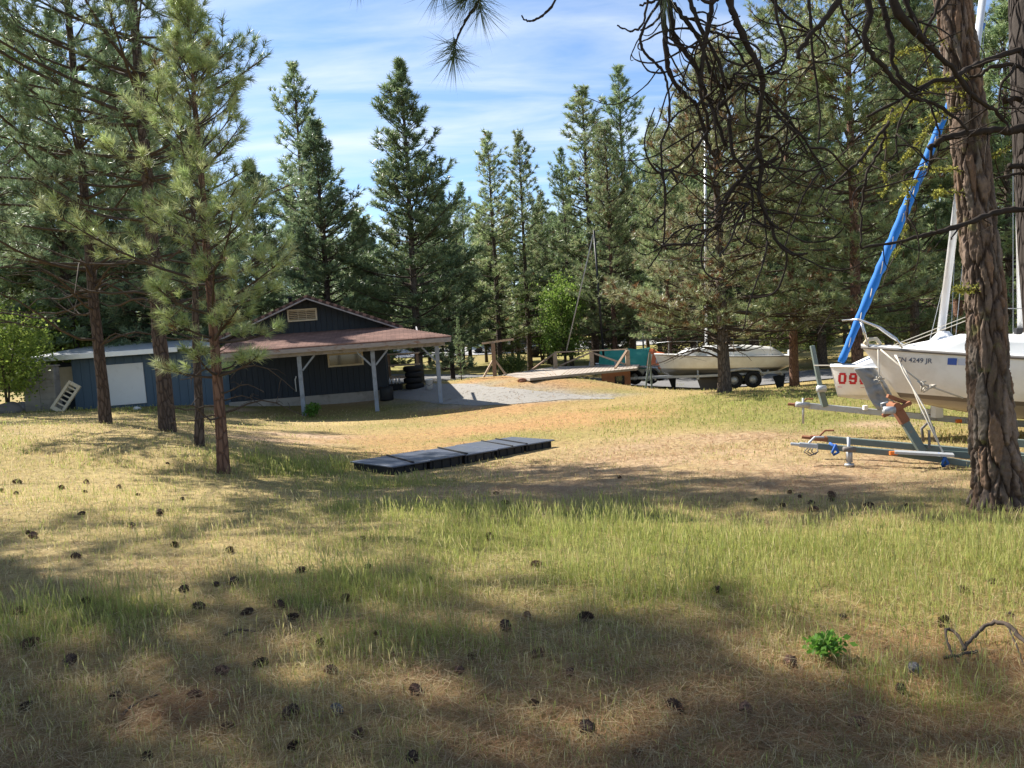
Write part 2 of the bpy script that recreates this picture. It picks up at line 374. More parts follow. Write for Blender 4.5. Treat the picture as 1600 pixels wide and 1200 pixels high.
# ------------------------------------------------------------------ pines
def unit(a): return a / np.maximum(np.linalg.norm(a, axis=-1, keepdims=True), 1e-9)
def needles(rs, Cn, D, n, length, width, spread=(.2, 1.4), cols=None, up=.0, brown=0.0):
    """tufts of needles: centres Cn, axes D; returns V, F, colours"""
    T = len(Cn); D = unit(D)
    c = np.repeat(Cn, n, 0); d = np.repeat(D, n, 0); k = T * n
    r = unit(rs.normal(size=(k, 3))); perp = unit(r - d * (r * d).sum(1, keepdims=True))
    a = rs.uniform(spread[0], spread[1], k)[:, None]
    nd = unit(d * np.cos(a) + perp * np.sin(a) + np.array([0, 0, up]))
    L = (length * rs.uniform(.7, 1.15, k))[:, None]
    s = c + d * rs.uniform(-.35, .25, k)[:, None] * length
    side = unit(np.cross(nd, rs.normal(size=(k, 3)))) * width / 2
    V = np.stack([s - side, s + side, s + nd * L], 1).reshape(-1, 3)
    F = np.arange(k * 3).reshape(-1, 3)
    base = np.array(cols)[rs.randint(0, len(cols), T)] * rs.uniform(.75, 1.25, (T, 1))
    if brown: 
        bmask = rs.rand(T) < brown; base[bmask] = np.array((.16, .085, .045)) * rs.uniform(.7, 1.2, (bmask.sum(), 1))
    cc = np.repeat(base, n, 0) * rs.uniform(.8, 1.25, (k, 1))
    return V, F, np.repeat(cc, 3, 0)
GREENS = {'brownish': [(.235, .255, .135), (.27, .265, .155), (.20, .215, .12), (.27, .235, .15)],
          'young': [(.29, .325, .145), (.32, .345, .16), (.24, .285, .125), (.36, .36, .20)],
          'grey': [(.175, .235, .135), (.205, .25, .15), (.145, .195, .115), (.24, .265, .15)],
          'mid': [(.20, .245, .125), (.18, .23, .12), (.23, .26, .135), (.155, .205, .11)],
          'warm': [(.235, .275, .135), (.27, .295, .155), (.19, .235, .115), (.28, .27, .16)]}
def pine_meshes(seed, H, r0, cbase, rad, bark, cols='mid', whorl=.5, nb=5, twigs=9, step=.2, nn=12, nlen=.2, nwid=.02, dead=0, droop=0., shape=.8, sides=10, brown=0., top_el=55, low_el=5, wob=.12, lowfull=.5, twig_r=.006):
    rs = np.random.RandomState(seed)
    zs = np.linspace(-.4, H, 26); wx = np.cumsum(rs.normal(0, wob * .25, 26)) * .35; wy = np.cumsum(rs.normal(0, wob * .25, 26)) * .35
    wx -= wx[1]; wy -= wy[1]
    def ax(z): return np.array([np.interp(z, zs, wx), np.interp(z, zs, wy), z])
    rr = lambda z: r0 * (max(0, 1 - z / H)) ** .85 * (1 + .22 * math.exp(-max(z, 0) / .3)) + .012
    tb = MB(); pts = [ax(z) for z in zs]; tb.tube(pts, [rr(z) for z in zs], sides)
    trunk = tb.mesh('trunk', bark, True)
    bb = MB(); tc, td = [], []
    zc = cbase * H; z = zc; lv = []
    while z < H - .12: lv.append(z); z += whorl * rs.uniform(.7, 1.3) * (1.1 - .5 * (z - zc) / (H - zc))
    for z in lv:
        c = (z - zc) / (H - zc); Rm = (rad * (1 - c) ** shape * (lowfull + (1 - lowfull) * min(1, c / .25)) + .12) * (1 + .30 * math.sin(z * 2.1 + seed) * math.sin(z * .83 + seed * 2))
        ph0 = rs.uniform(0, 6.28)
        for b in range(max(3, int(round(nb * rs.uniform(.7, 1.3))))):
            ph = ph0 + b * 6.283 / nb + rs.uniform(-.35, .35); L = Rm * rs.uniform(.5, 1.15) * (1 + .22 * math.sin(ph * 1 + z * .5 + seed))
            el = R(low_el + (top_el - low_el) * c ** 1.2 + rs.uniform(-12, 12)) - droop * (1 - c)
            h = np.array([math.cos(ph), math.sin(ph), 0]); s = np.linspace(0, 1, 7)
            o = ax(z + rs.uniform(-.08, .08))
            upc = .28 * L * rs.uniform(.4, 1.2); swing = np.array([-h[1], h[0], 0]) * L * rs.uniform(-.15, .15)
            pp = o + h * (L * math.cos(el) * s)[:, None] + np.array([0, 0, 1]) * (L * math.sin(el) * s + upc * s ** 2.2)[:, None] + swing * (s ** 2)[:, None]
            br = max(.008, min(rr(z) * .45, .012 + .014 * L))
            bb.tube(pp, [br * (1 - .75 * q) for q in s], 5, False)
            tan = unit(np.gradient(pp, axis=0)); nt = max(3, int(twigs * (L / rad) ** .8))
            for q in range(nt):
                f = rs.uniform(.28, 1) ** .8 if L > .5 else rs.uniform(.1, 1); i = min(5, int(f * 6)); a = f * 6 - i
                st = pp[i] * (1 - a) + pp[i + 1] * a; tn = tan[i]; sd_ = np.cross(tn, [0, 0, 1.]); sd_ = sd_ / (np.linalg.norm(sd_) + 1e-6) * rs.choice([-1, 1])
                dr = tn * rs.uniform(.45, .9) + sd_ * rs.uniform(.3, 1) + np.array([0, 0, rs.uniform(-.12, .5)]); dr /= np.linalg.norm(dr)
                tl = max(.14, L * (.16 + .30 * (1 - f)) * rs.uniform(.6, 1.2)); en = st + dr * tl + np.array([0, 0, .12 * tl])
                if twig_r: bb.tube([st, (st + en) / 2 + np.array([0, 0, -.03 * tl]), en], [twig_r, twig_r * .8, twig_r * .5], 3, False)
                k = max(1, int(tl / step))
                for g in range(k):
                    tc.append(en - dr * g * step * rs.uniform(.8, 1.1)); td.append(dr + np.array([0, 0, .35]))
            tc.append(pp[-1]); td.append(tan[-1] + np.array([0, 0, .3]))
    for g in range(4): tc.append(ax(H - .12 * g)); td.append(np.array([0, 0, 1.]))
    # bare dead limbs below the crown
    for q in range(dead):
        z = rs.uniform(.5, 1) * max(zc, 1.6); ph = rs.uniform(0, 6.28); L = rad * rs.uniform(.35, .95); h = np.array([math.cos(ph), math.sin(ph), 0]); s = np.linspace(0, 1, 7)
        bend = rs.uniform(-.25, .12) * L; pp = ax(z) + h * (L * s)[:, None] + np.array([0, 0, 1]) * (L * .25 * s + bend * 2 * s ** 2 + .05 * L * np.sin(s * 7 + ph))[:, None]
        bb.tube(pp, [max(.005, (.008 + .01 * L) * (1 - .8 * f)) for f in s], 5, False)
        for g in range(4):
            i = rs.randint(2, 6); e = pp[i] + (h * .3 + rs.normal(0, .5, 3) * np.array([1, 1, .6])) * L * .3
            bb.tube([pp[i], (pp[i] + e) / 2 + np.array([0, 0, .04]), e], [.007, .005, .003], 3, False)
    branches = bb.mesh('branches', M['branch'], True)
    V, F, Cc = needles(rs, np.array(tc), np.array(td), nn, nlen, nwid, cols=GREENS[cols], brown=brown)
    crown = mesh_np('crown', V, F, M['needle'], Cc)
    return trunk, branches, crown
def add_pine(meshes, loc, label, rz=0., scale=1., group=None, lean=(0, 0), name='pine_tree', cat='pine tree'):
    t = thing(name, label, cat, loc, 0, group, (lean[0], lean[1], rz)); t.scale = (scale,) * 3 if not hasattr(scale, '__len__') else scale
    for nm, me in zip(('trunk', 'branches', 'crown'), meshes): link(nm, me, t)
    return t

# the young bright pine in front of the house
add_pine(pine_meshes(11, 6.9, .078, .22, 1.36, M['redbark'], 'young', whorl=.40, nb=5, twigs=15, step=.21, nn=50, nlen=.165, nwid=.0078, dead=8, shape=.62, low_el=-2, top_el=62, lowfull=.95, brown=.012, wob=.06),
         G(350, 11.5, 742), 'slender young pine with bright yellow green needles in front of the house', rz=2.4)
# the tall pines left of it
tallA = pine_meshes(21, 14.5, .115, .24, 3.1, M['bark'], 'grey', whorl=.56, nb=6, twigs=18, step=.25, nn=32, nlen=.20, nwid=.014, dead=22, shape=.55, low_el=0, top_el=45, lowfull=.85, wob=.10)
tallB = pine_meshes(22, 14.5, .146, .30, 3.0, M['bark'], 'grey', whorl=.56, nb=6, twigs=18, step=.25, nn=32, nlen=.20, nwid=.014, dead=16, shape=.55, low_el=0, top_el=45, lowfull=.8, wob=.10)
add_pine(tallA, G(165, 17, 660), 'tall dark trunked pine with grey green needles, leftmost trunk in front of the blue wall', rz=1.0)
add_pine(tallB, G(262, 15.5, 672), 'tall thick trunked pine right of the white wall panel, crown out of the top', rz=2.2)
add_pine(pine_meshes(23, 6.2, .07, .45, 1.0, M['bark'], 'mid', whorl=.42, nb=4, twigs=7, step=.2, nn=22, nlen=.18, nwid=.009, dead=5), G(312, 13.5, 692), 'thin leaning dark trunk just left of the slender young pine', rz=.3, lean=(0, R(3)))
# pines beyond the left edge of the picture, whose crowns reach in and whose shade falls on the meadow
highB = pine_meshes(24, 21, .17, .47, 3.3, M['bark'], 'grey', whorl=.58, nb=5, twigs=20, step=.21, nn=18, nlen=.24, nwid=.020, dead=10, shape=.45, low_el=0, top_el=45, lowfull=.9, wob=.10)
LEFT_OFF = [((-9.2, 7.0), 4.0, .8, tallA), ((-12.6, 12.6), 1.7, 1.0, highB), ((-17.5, 25.0), .4, 1.1, tallB), ((-10.6, 10.0), 5.2, 1.0, highB)]
for i, ((x, y), rz, sc, ms) in enumerate(LEFT_OFF):
    add_pine(ms, (x, y, g1(x, y)), ['tall pine past the left edge, its crown shading the near meadow', 'high crowned pine past the left edge, farther than the shading one', 'tall pine at the left edge, its branches entering the upper left corner', 'high crowned pine past the left edge, beside the camera'][i], rz=rz, scale=sc)

# middle distance prototypes
VAR = {
 'dense': pine_meshes(31, 18, .19, .10, 3.0, M['greybark'], 'mid', whorl=.46, nb=6, twigs=21, step=.22, nn=12, nlen=.29, nwid=.046, shape=.75, dead=4, top_el=60, low_el=-4, lowfull=.8),
 'open': pine_meshes(32, 19, .19, .18, 3.0, M['bark'], 'mid', whorl=.6, nb=5, twigs=15, step=.24, nn=12, nlen=.28, nwid=.044, shape=.68, dead=10, top_el=55, low_el=0, lowfull=.8),
 'narrow': pine_meshes(33, 19, .18, .15, 2.5, M['bark'], 'warm', whorl=.52, nb=5, twigs=16, step=.24, nn=12, nlen=.28, nwid=.044, shape=.62, dead=10, brown=.03, top_el=50, low_el=-6, lowfull=.9),
 'bushy': pine_meshes(34, 11, .19, .20, 3.0, M['greybark'], 'brownish', whorl=.36, nb=6, twigs=24, step=.19, nn=14, nlen=.20, nwid=.027, shape=.5, dead=30, droop=.03, brown=.22, top_el=50, low_el=-4, lowfull=.95),
 'tallwarm': pine_meshes(35, 20, .22, .17, 3.3, M['redbark'], 'warm', whorl=.5, nb=6, twigs=24, step=.22, nn=13, nlen=.24, nwid=.033, shape=.5, dead=26, brown=.06, top_el=45, low_el=-6, lowfull=.9),
 'blue': pine_meshes(36, 16, .18, .06, 3.1, M['bark'], 'grey', whorl=.44, nb=6, twigs=22, step=.22, nn=12, nlen=.28, nwid=.045, shape=.72, dead=3, top_el=62, low_el=-2, lowfull=.85),
 'small': pine_meshes(37, 8, .10, .08, 1.5, M['bark'], 'mid', whorl=.45, nb=5, twigs=8, step=.24, nn=10, nlen=.22, nwid=.03, shape=.75, dead=3),
}
HV = {'dense': 18, 'open': 19, 'narrow': 19, 'bushy': 11, 'tallwarm': 20, 'blue': 16, 'small': 8}
# (px of the trunk, px of its top row, depth, variant, widen, label)
PT = [
 (488, 98, 52, 'open', 1.0, 'tall thin topped pine behind the house roof ridge, at the left of the open sky'),
 (518, 192, 42, 'blue', 1.1, 'bushy blue green pine straight behind the gable, lower than the thin one beside it'),
 (654, 97, 42, 'dense', 1.05, 'tallest pointed pine standing alone in the middle of the sky, behind the porch corner'),
 (592, 372, 58, 'blue', 1.0, 'short blue green pine between the gable and the tall pointed pine'),
 (735, 285, 62, 'open', .9, 'short open pine just right of the tall pointed pine'),
 (782, 208, 50, 'narrow', 1.0, 'left one of the two narrow topped pines right of the tall pointed pine'),
 (828, 209, 52, 'narrow', 1.0, 'right one of the two narrow topped pines right of the tall pointed pine'),
 (760, 330, 66, 'dense', .8, 'low green pine behind the two narrow topped pines'),
 (893, 232, 56, 'open', .8, 'small headed pine left of the tall pair near the black mast'),
 (932, 138, 50, 'narrow', 1.2, 'tall pine straight behind the black mast'),
 (962, 190, 44, 'tallwarm', .8, 'full crowned pine just right of the black mast'),
 (990, 103, 52, 'open', 1.0, 'tallest thin topped pine right of the black mast'),
 (1130, 78, 24, 'bushy', .84, 'bushy pine with brown cone clusters standing in front of the white sailboat'),
 (1048, 200, 40, 'tallwarm', .8, 'pine behind the orange cover, left of the bushy pine'),
 (1340, -160, 22, 'tallwarm', 1.05, 'big pine with a bare reddish trunk left of the blue furled sail'),
 (1240, -40, 29, 'tallwarm', .95, 'pine with a thin dark trunk right of the white sailboat'),
 (1430, -60, 26, 'dense', 1.0, 'dark pine seen between the blue furled sail and the leaning white mast'),
 (1500, -120, 30, 'tallwarm', 1.0, 'pine behind the large rough barked trunk'),
 (1580, -40, 26, 'dense', 1.0, 'dark pine behind the upright mast at the right edge'),
 (1285, 60, 40, 'dense', 1.1, 'pine across the road behind the big reddish trunk'),
 (1180, 60, 42, 'open', 1.2, 'pine across the road behind the bushy one'),
 (1390, 20, 38, 'dense', 1.1, 'dark pine across the road behind the bow pulpit'),
 (1085, 150, 46, 'dense', 1.0, 'pine across the road behind the white sailboat bow'),
 (70, 30, 37, 'open', 1.15, 'grey green pine behind the concrete block pillar'),
 (-30, -60, 35, 'open', 1.25, 'grey green pine at the left edge of the picture'),
 (210, 60, 38, 'blue', 1.1, 'blue green pine behind the low wing of the house'),
 (130, 20, 44, 'open', 1.1, 'open pine far behind the white wall panel'),
 (255, 130, 34, 'blue', 1.1, 'dense blue green pine right behind the thick trunked pine'),
 (120, 200, 33, 'blue', 1.1, 'dense blue green pine between the two left trunks'),
 (330, 190, 40, 'dense', 1.1, 'green pine behind the slender young one'),
 (410, 255, 44, 'blue', 1.1, 'blue green pine behind the roof vent'),
 (572, 330, 46, 'dense', .9, 'lower green pine behind the right slope of the gable'),
 (706, 300, 48, 'blue', .85, 'bluish pine just right of the porch roof corner'),
 (858, 300, 60, 'narrow', 1.0, 'narrow pine behind the bright green leafy tree'),
 (719, 498, 31, 'small', .5, 'spindly little pine beside the porch corner post'),
]
for k, (px, top, Yd, var, wd, label) in enumerate(PT):
    b = G(px, Yd, 560); tp = P(px, top, Yd); s = max(.2, (tp.z - b.z) / HV[var])
    wd *= 1.22 if top > 40 else 1.05; add_pine(VAR[var], b, label, rz=k * 1.37, scale=(s * wd, s * wd, s))
# the far wood
rs = np.random.RandomState(77); nfar = 0
farv = ['dense', 'open', 'narrow', 'blue', 'tallwarm', 'open', 'narrow']
while nfar < 240:
    Yd = 58 + 95 * rs.rand() ** 1.3; px = rs.uniform(-260, 1860) if nfar % 5 else rs.uniform(560, 1250)
    if Yd < 86 and 100 < px < 1000 and 66 < Yd: continue
    b = G(px, Yd, 540); var = farv[nfar % len(farv)]
    hh = rs.uniform(11, 19); 
    if 560 < px < 960: hh = min(hh, .18 * Yd * rs.uniform(.8, 1.1) + 1.6)
    hh = max(hh, 6)
    s = hh / HV[var]
    add_pine(VAR[var], b, 'pine in the far wood across the road, one of many alike', rz=rs.uniform(0, 6.28), scale=(s * 1.1, s * 1.1, s), group='pines of the far wood across the road')
    nfar += 1

# ------------------------------------------------------------------ broad leaved trees and bushes
def leafy_meshes(seed, H, rad, n, size, cols, cz=.55, stems=3, r0=.06, flat=.9):
    rs = np.random.RandomState(seed); sb = MB(); cs = []
    for i in range(stems):
        a = rs.uniform(0, 6.28); e = np.array([math.cos(a) * rad * .35, math.sin(a) * rad * .35, H * .75]); sb.tube([np.array([0, 0, -.2]), e * .5 + rs.normal(0, .05, 3), e], [r0, r0 * .7, r0 * .3], 6)
        for q in range(7):
            b = e * rs.uniform(.35, 1); a2 = rs.uniform(0, 6.28); f = b + np.array([math.cos(a2) * rad * .6, math.sin(a2) * rad * .6, H * rs.uniform(.05, .25)]) * rs.uniform(.5, 1); sb.tube([b, (b + f) / 2, f], [r0 * .35, r0 * .25, r0 * .1], 4); cs.append(f)
    for q in range(40):
        v = unit(rs.normal(size=3)) * rs.uniform(.55, 1); cs.append(np.array([v[0] * rad, v[1] * rad, H * cz + v[2] * H * (1 - cz) * flat]))
    cs = np.array(cs); cs[:, 2] = np.maximum(cs[:, 2], .1)
    c = cs[rs.randint(0, len(cs), n)] + rs.normal(0, rad * .17, (n, 3)); c[:, 2] = np.maximum(c[:, 2], .03)
    d = unit(rs.normal(size=(n, 3)) + np.array([0, 0, .2])); s = unit(np.cross(d, rs.normal(size=(n, 3)))); L = size * rs.uniform(.6, 1.2, (n, 1))
    V = np.stack([c, c + d * L * .5 + s * L * .33, c + d * L, c + d * L * .5 - s * L * .33], 1).reshape(-1, 3)
    cc = np.array(cols)[rs.randint(0, len(cols), n)] * rs.uniform(.7, 1.3, (n, 1))
    return sb.mesh('stems', M['branch'], True), mesh_np('foliage', V, np.arange(n * 4).reshape(-1, 4), M['leaf'], np.repeat(cc, 4, 0))
LIME = [(.18, .29, .05), (.23, .34, .07), (.14, .23, .045), (.25, .31, .085)]; OLIVE = [(.12, .16, .04), (.16, .19, .05), (.09, .13, .035)]
lm = leafy_meshes(51, 8, 2.3, 9000, .22, LIME, r0=.10); bu = leafy_meshes(52, 2.6, 1.5, 5200, .13, OLIVE, r0=.035); ltb = leafy_meshes(53, 4.2, 2.0, 7000, .15, [(.24, .32, .06), (.30, .37, .08), (.18, .26, .05)], r0=.05)
def add_leafy(ms, loc, label, cat, sc=1., rz=0., name='shrub', group=None):
    t = thing(name, label, cat, loc, rz, group); t.scale = (sc,) * 3 if not hasattr(sc, '__len__') else sc
    link('stems', ms[0], t); link('foliage', ms[1], t); return t
add_leafy(lm, G(886, 44.5), 'bright lime green broad leaved tree behind the railing', 'tree', (.62, .62, .8), 0, 'leafy_tree')
add_leafy(lm, G(850, 60), 'second lime green leafy tree, paler and farther back beside the first', 'tree', .9, 2, 'leafy_tree')
add_leafy(ltb, G(8, 26), 'sunlit yellow green bush at the left edge beside the block pillar', 'bush', .8)
add_leafy(ltb, G(75, 33), 'yellow green bush behind the block pillar', 'bush', (1.2, 1.2, 1.15), 2)
add_leafy(ltb, G(-40, 30), 'yellow green bush past the left edge', 'bush', 1.1, 4)
for i, (px, Yd, sc, lb) in enumerate([(1275, 46, 1.0, 'olive bush across the road left of the big reddish trunk'), (1400, 44, 1.3, 'olive bush across the road behind the bow pulpit'), (1210, 50, 1.2, 'olive bush across the road behind the white sailboat stern'),
                                      (1470, 40, 1.2, 'olive bush across the road at the foot of the leaning mast'), (1560, 42, 1.3, 'olive bush across the road at the right edge'), (1060, 55, 1.1, 'olive bush across the road behind the orange cover'),
                                      (800, 37, .55, 'small grey green bush at the foot of the wooden rail stand'), (940, 60, 1.2, 'olive bush below the lime green tree'), (560, 60, 1.1, 'olive bush far behind the gable')]):
    add_leafy(bu, G(px, Yd), lb, 'bush', sc, i * 1.1)
add_leafy(leafy_meshes(54, .22, .16, 260, .07, [(.13, .27, .04), (.10, .22, .03)], r0=.004, cz=.4), hit(1290, 1030), 'small bright green leafy plant on the brown needle litter', 'plant', .55, name='leafy_plant')
add_leafy(leafy_meshes(55, .4, .25, 420, .09, [(.12, .24, .04), (.09, .18, .03)], r0=.006, cz=.45), G(484, 25.6), 'bright green weed at the foot of the left porch post', 'plant', 1.1, name='leafy_plant')

# ------------------------------------------------------------------ house
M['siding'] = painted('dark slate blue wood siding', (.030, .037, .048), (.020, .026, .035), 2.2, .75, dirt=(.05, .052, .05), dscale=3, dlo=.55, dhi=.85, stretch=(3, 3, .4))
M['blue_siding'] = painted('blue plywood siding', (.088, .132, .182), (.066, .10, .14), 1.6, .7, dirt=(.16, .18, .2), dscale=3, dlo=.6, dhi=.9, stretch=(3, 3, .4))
M['trim'] = painted('grey weathered trim paint', (.36, .34, .34), (.22, .21, .22), 7, .8, dirt=(.15, .13, .12), dscale=5, dlo=.5, dhi=.7)
M['fascia'] = painted('peeling grey fascia', (.34, .31, .30), (.20, .18, .17), 9, .85, dirt=(.20, .095, .05), dscale=3.5, dlo=.55, dhi=.66, stretch=(1, 1, 3))
M['post'] = painted('blue grey painted post', (.30, .33, .38), (.19, .22, .26), 6, .75, dirt=(.13, .13, .13), dscale=4)
M['cream'] = painted('cream window trim', (.60, .52, .38), (.46, .39, .28), 6, .7)
M['whitep'] = painted('white painted panel', (.76, .76, .75), (.66, .66, .66), 1.5, .65, dirt=(.5, .5, .48), dscale=2, dlo=.55, dhi=.8)
M['concrete'] = painted('weathered concrete', (.36, .33, .29), (.24, .22, .20), 5, .95, dirt=(.15, .13, .11), dscale=2.2, dlo=.5, dhi=.75, bstr=.4)
M['flash'] = painted('pale metal roof edge', (.70, .72, .74), (.55, .57, .60), 3, .35, .5)
M['ventdark'] = painted('black painted for the vent shade', (.012, .012, .014), (.008, .008, .009), 4, .9)
M['glass'] = mat('window glass', lambda t: bsdf(t, (.02, .026, .03), .06, spec=.9))
M['blacksteel'] = painted('black painted steel', (.02, .021, .024), (.012, .012, .014), 5, .5)
def f_shingle(t):
    c0 = t.nodes.new('ShaderNodeTexCoord'); mp = t.nodes.new('ShaderNodeMapping'); t.links.new(c0.outputs['Object'], mp.inputs[0])
    b = N(t, 'ShaderNodeTexBrick', Scale=1.0); b.offset = .5; b.inputs['Brick Width'].default_value = .30; b.inputs['Row Height'].default_value = .14; b.inputs['Mortar Size'].default_value = .006
    b.inputs['Color1'].default_value = (.25, .15, .125, 1); b.inputs['Color2'].default_value = (.17, .105, .09, 1); b.inputs['Mortar'].default_value = (.07, .045, .04, 1)
    t.links.new(mp.outputs[0], b.inputs['Vector']); n = noise(t, mp, 1.2, 6, .65); n2 = noise(t, mp, 70, 3)
    r = ramp(t, [(.3, (.75, .75, .75)), (.7, (1.25, 1.25, 1.2))]); t.links.new(n.outputs['Fac'], r.inputs[0])
    c = mixc(t, 1, b, r, 'MULTIPLY'); return bsdf(t, c, .95, bump=n2, bstr=.4, bdist=.01, spec=.1)
M['shingle'] = mat('brown asphalt shingles', f_shingle)

HT = R(8); O = P(475, 650, 26)
house = thing('house', 'dark slate blue house with a shingled porch roof on three posts', 'house', (O.x, O.y, 0), 0, None, (0, -R(.9), HT))
RZ, RU, SL = 3.60, .185, .406            # ridge height, ridge u, slope
def rz_at(u): return RZ - SL * abs(u - RU)
m1 = MB()
m1.prism([(-2.9, 2.66, -1.2), (2.79, 2.66, -1.2), (2.79, 2.66, rz_at(2.79) - .14), (RU, 2.66, RZ - .14), (-2.9, 2.66, rz_at(-2.9) - .14)], (0, 6.6, 0))
u = -2.9
while u < 2.8:
    e = min(u + .195, 2.82)
    for a, b in ([(u, e)] if not (u < RU < e) else [(u, RU), (RU, e)]):
        m1.prism([(a, 2.60, -.14), (b, 2.60, -.14), (b, 2.60, rz_at(b) - .145), (a, 2.60, rz_at(a) - .145)], (0, .05, 0))
    u += .205
v = 2.64
while v < 9.2: m1.mm((2.80, v, -.14), (2.845, min(v + .195, 9.24), rz_at(2.84) - .15)); v += .205
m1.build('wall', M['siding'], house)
fo = MB(); fo.mm((-3.0, 2.53, -1.3), (2.9, 2.59, -.15)); fo.mm((2.85, 2.60, -1.3), (2.92, 9.2, -.15)); fo.build('foundation', M['concrete'], house, bevel=.01)
def slab(ob, name, material, W, D, T, origin, ux, uv, parent):
    """roof slab with its own flat local axes, so the shingle courses follow the slope"""
    bmx = MB().mm((0, 0, -T), (W, D, 0)); o = bmx.build(name, material, parent, bevel=.008)
    ux = Vector(ux).normalized(); uv = Vector(uv).normalized(); n = ux.cross(uv)
    mt = Matrix((ux, uv, n)).transposed().to_4x4(); mt.translation = Vector(origin); o.matrix_basis = mt; return o
Lr = math.hypot(3.42, 3.42 * SL)
slab(house, 'roof', M['shingle'], 7.9, Lr, .10, (3.605, 2.08, RZ - 3.42 * SL), (0, 1, 0), (-1, 0, SL), house)
slab(house, 'roof', M['shingle'], 7.9, Lr, .10, (RU, 2.08, RZ + .003), (0, 1, 0), (-1, 0, -SL), house)
for sgn in (1, -1):
    MB().beam((RU, 2.05, RZ - .15), (RU + sgn * 3.42, 2.05, RZ - .15 - 3.42 * SL), .05, .20, (0, 1, 0)).build('barge_board', M['trim'], house, bevel=.006)
gv = MB()
for a, b in (((-.62, 2.52, 2.66), (-.56, 2.61, 3.12)), ((.40, 2.52, 2.66), (.46, 2.61, 3.12)), ((-.56, 2.52, 2.66), (.40, 2.61, 2.72)), ((-.56, 2.52, 3.06), (.40, 2.61, 3.12))): gv.mm(a, b)
gvo = gv.build('gable_vent', M['cream'], house, bevel=.005)
MB().mm((-.56, 2.58, 2.72), (.40, 2.595, 3.06)).build('vent_dark_sheet', M['ventdark'], gvo)  # black sheet on the wall stands for the dark behind the slats
sl = MB()
for k in range(5): sl.box((-.08, 2.55, 2.755 + k * .068), (.95, .06, .016), Matrix.Rotation(R(-30), 3, 'X'))
sl.mm((-.24, 2.525, 2.72), (-.22, 2.54, 3.06)); sl.mm((.06, 2.525, 2.72), (.08, 2.54, 3.06))
sl.build('vent_slats', M['cream'], gvo)
# porch roof: a real thick sloped sheet with a skewed right edge
pr = MB(); A, B_, C_, D_ = Vector((-2.6, -.47, 1.70)), Vector((5.22, -.47, 1.70)), Vector((3.15, 2.58, 2.24)), Vector((-2.6, 2.58, 2.24))
t_ = Vector((0, 0, -.05)); pr.prism([A, B_, C_, D_], t_)
n_ = 22
pro = pr.build('porch_roof', M['shingle'], house)
course = MB()
for k in range(1, n_):
    f = k / n_; a = A.lerp(D_, f); b = B_.lerp(C_, f); course.beam(a + Vector((0, 0, .004)), b + Vector((0, 0, .004)), .10, .012, (0, -.17, 1))
course.build('shingle_courses', M['shingle'], pro)
MB().mm((-2.6, -.50, 1.50), (5.2, -.45, 1.645)).build('fascia', M['fascia'], house, bevel=.006)
MB().beam((5.19, -.40, 1.58), (3.2, 2.5, 2.11), .05, .13).build('rake_board', M['fascia'], house)
MB().mm((-2.6, -.09, 1.38), (5.0, .07, 1.53)).build('porch_beam', M['trim'], house, bevel=.008)
raf = MB()
for k in range(9): uu = -2.3 + k * .8; raf.beam((uu, -.35, 1.63), (uu, 2.5, 2.12), .05, .09)
raf.build('rafters', M['trim'], house)
for i, uu in enumerate((0.0, 2.48, 4.70)):
    gl = g1(O.x + uu * math.cos(HT), O.y + uu * math.sin(HT))
    p = MB().mm((uu - .07, -.07, gl - .3), (uu + .07, .07, 1.378)).build('porch_post', M['post'], house, bevel=.01)
    for sg in ((1,), (-1, 1), (-1,))[i]: MB().beam((uu + sg * .075, 0, .88), (uu + sg * .52, 0, 1.375), .06, .07, (0, 1, 0)).build('brace', M['post'], p, bevel=.006)
wf = MB()
for a, b in (((.70, 2.54, .86), (2.02, 2.60, .92)), ((.70, 2.54, 1.30), (2.02, 2.60, 1.36)), ((.70, 2.54, .92), (.76, 2.60, 1.30)), ((1.96, 2.54, .92), (2.02, 2.60, 1.30))): wf.mm(a, b)
wfo = wf.build('window', M['cream'], house, bevel=.005); MB().mm((.76, 2.57, .92), (1.96, 2.592, 1.30)).build('pane', M['glass'], wfo)
MB().lathe([(.0, .30), (.09, .30), (.10, .26), (.07, .25), (.07, -.1)], 14, (-.55, 3.1, RZ - .28)).build('roof_vent', M['blacksteel'], house, True)
MB().tube([(-.55, 2.56, .05), (-.55, 2.54, .5), (-.5, 2.53, .62)], .02, 6).build('wall_pipe', M['whitep'], house, True)
# low wing to the left
wl = MB(); wl.mm((-8.45, 2.98, -1.2), (-3.0, 7.5, 1.88)); u = -8.45
while u < -3.0: wl.mm((u, 2.93, -.55), (min(u + .295, -3.0), 2.97, 1.80)); u += .305
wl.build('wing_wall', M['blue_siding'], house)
MB().mm((-7.45, 2.87, .06), (-5.98, 2.92, 1.56)).build('white_panel', M['whitep'], house, bevel=.006)
MB().mm((-7.3, 2.86, -.30), (-5.2, 2.90, -.16)).build('wing_sill', M['trim'], house, bevel=.006)
MB().mm((-9.15, 3.2, .72), (-8.55, 3.26, 1.60)).build('pale_panel', M['cream'], house, bevel=.006)
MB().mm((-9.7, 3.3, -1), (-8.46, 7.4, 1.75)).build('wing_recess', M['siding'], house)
MB().mm((-9.32, 2.55, -.9), (-9.20, 2.67, 1.86)).build('wing_post', M['trim'], house, bevel=.008)
sw = .38 / 5.2
slab(house, 'wing_roof', M['flash'], 6.55, 5.3, .08, (-9.85, 2.5, 2.02), (1, 0, 0), (0, 1, sw), house)
MB().mm((-9.9, 2.40, 1.85), (-4.6, 2.49, 2.035)).build('eave_flashing', M['flash'], house, bevel=.01)

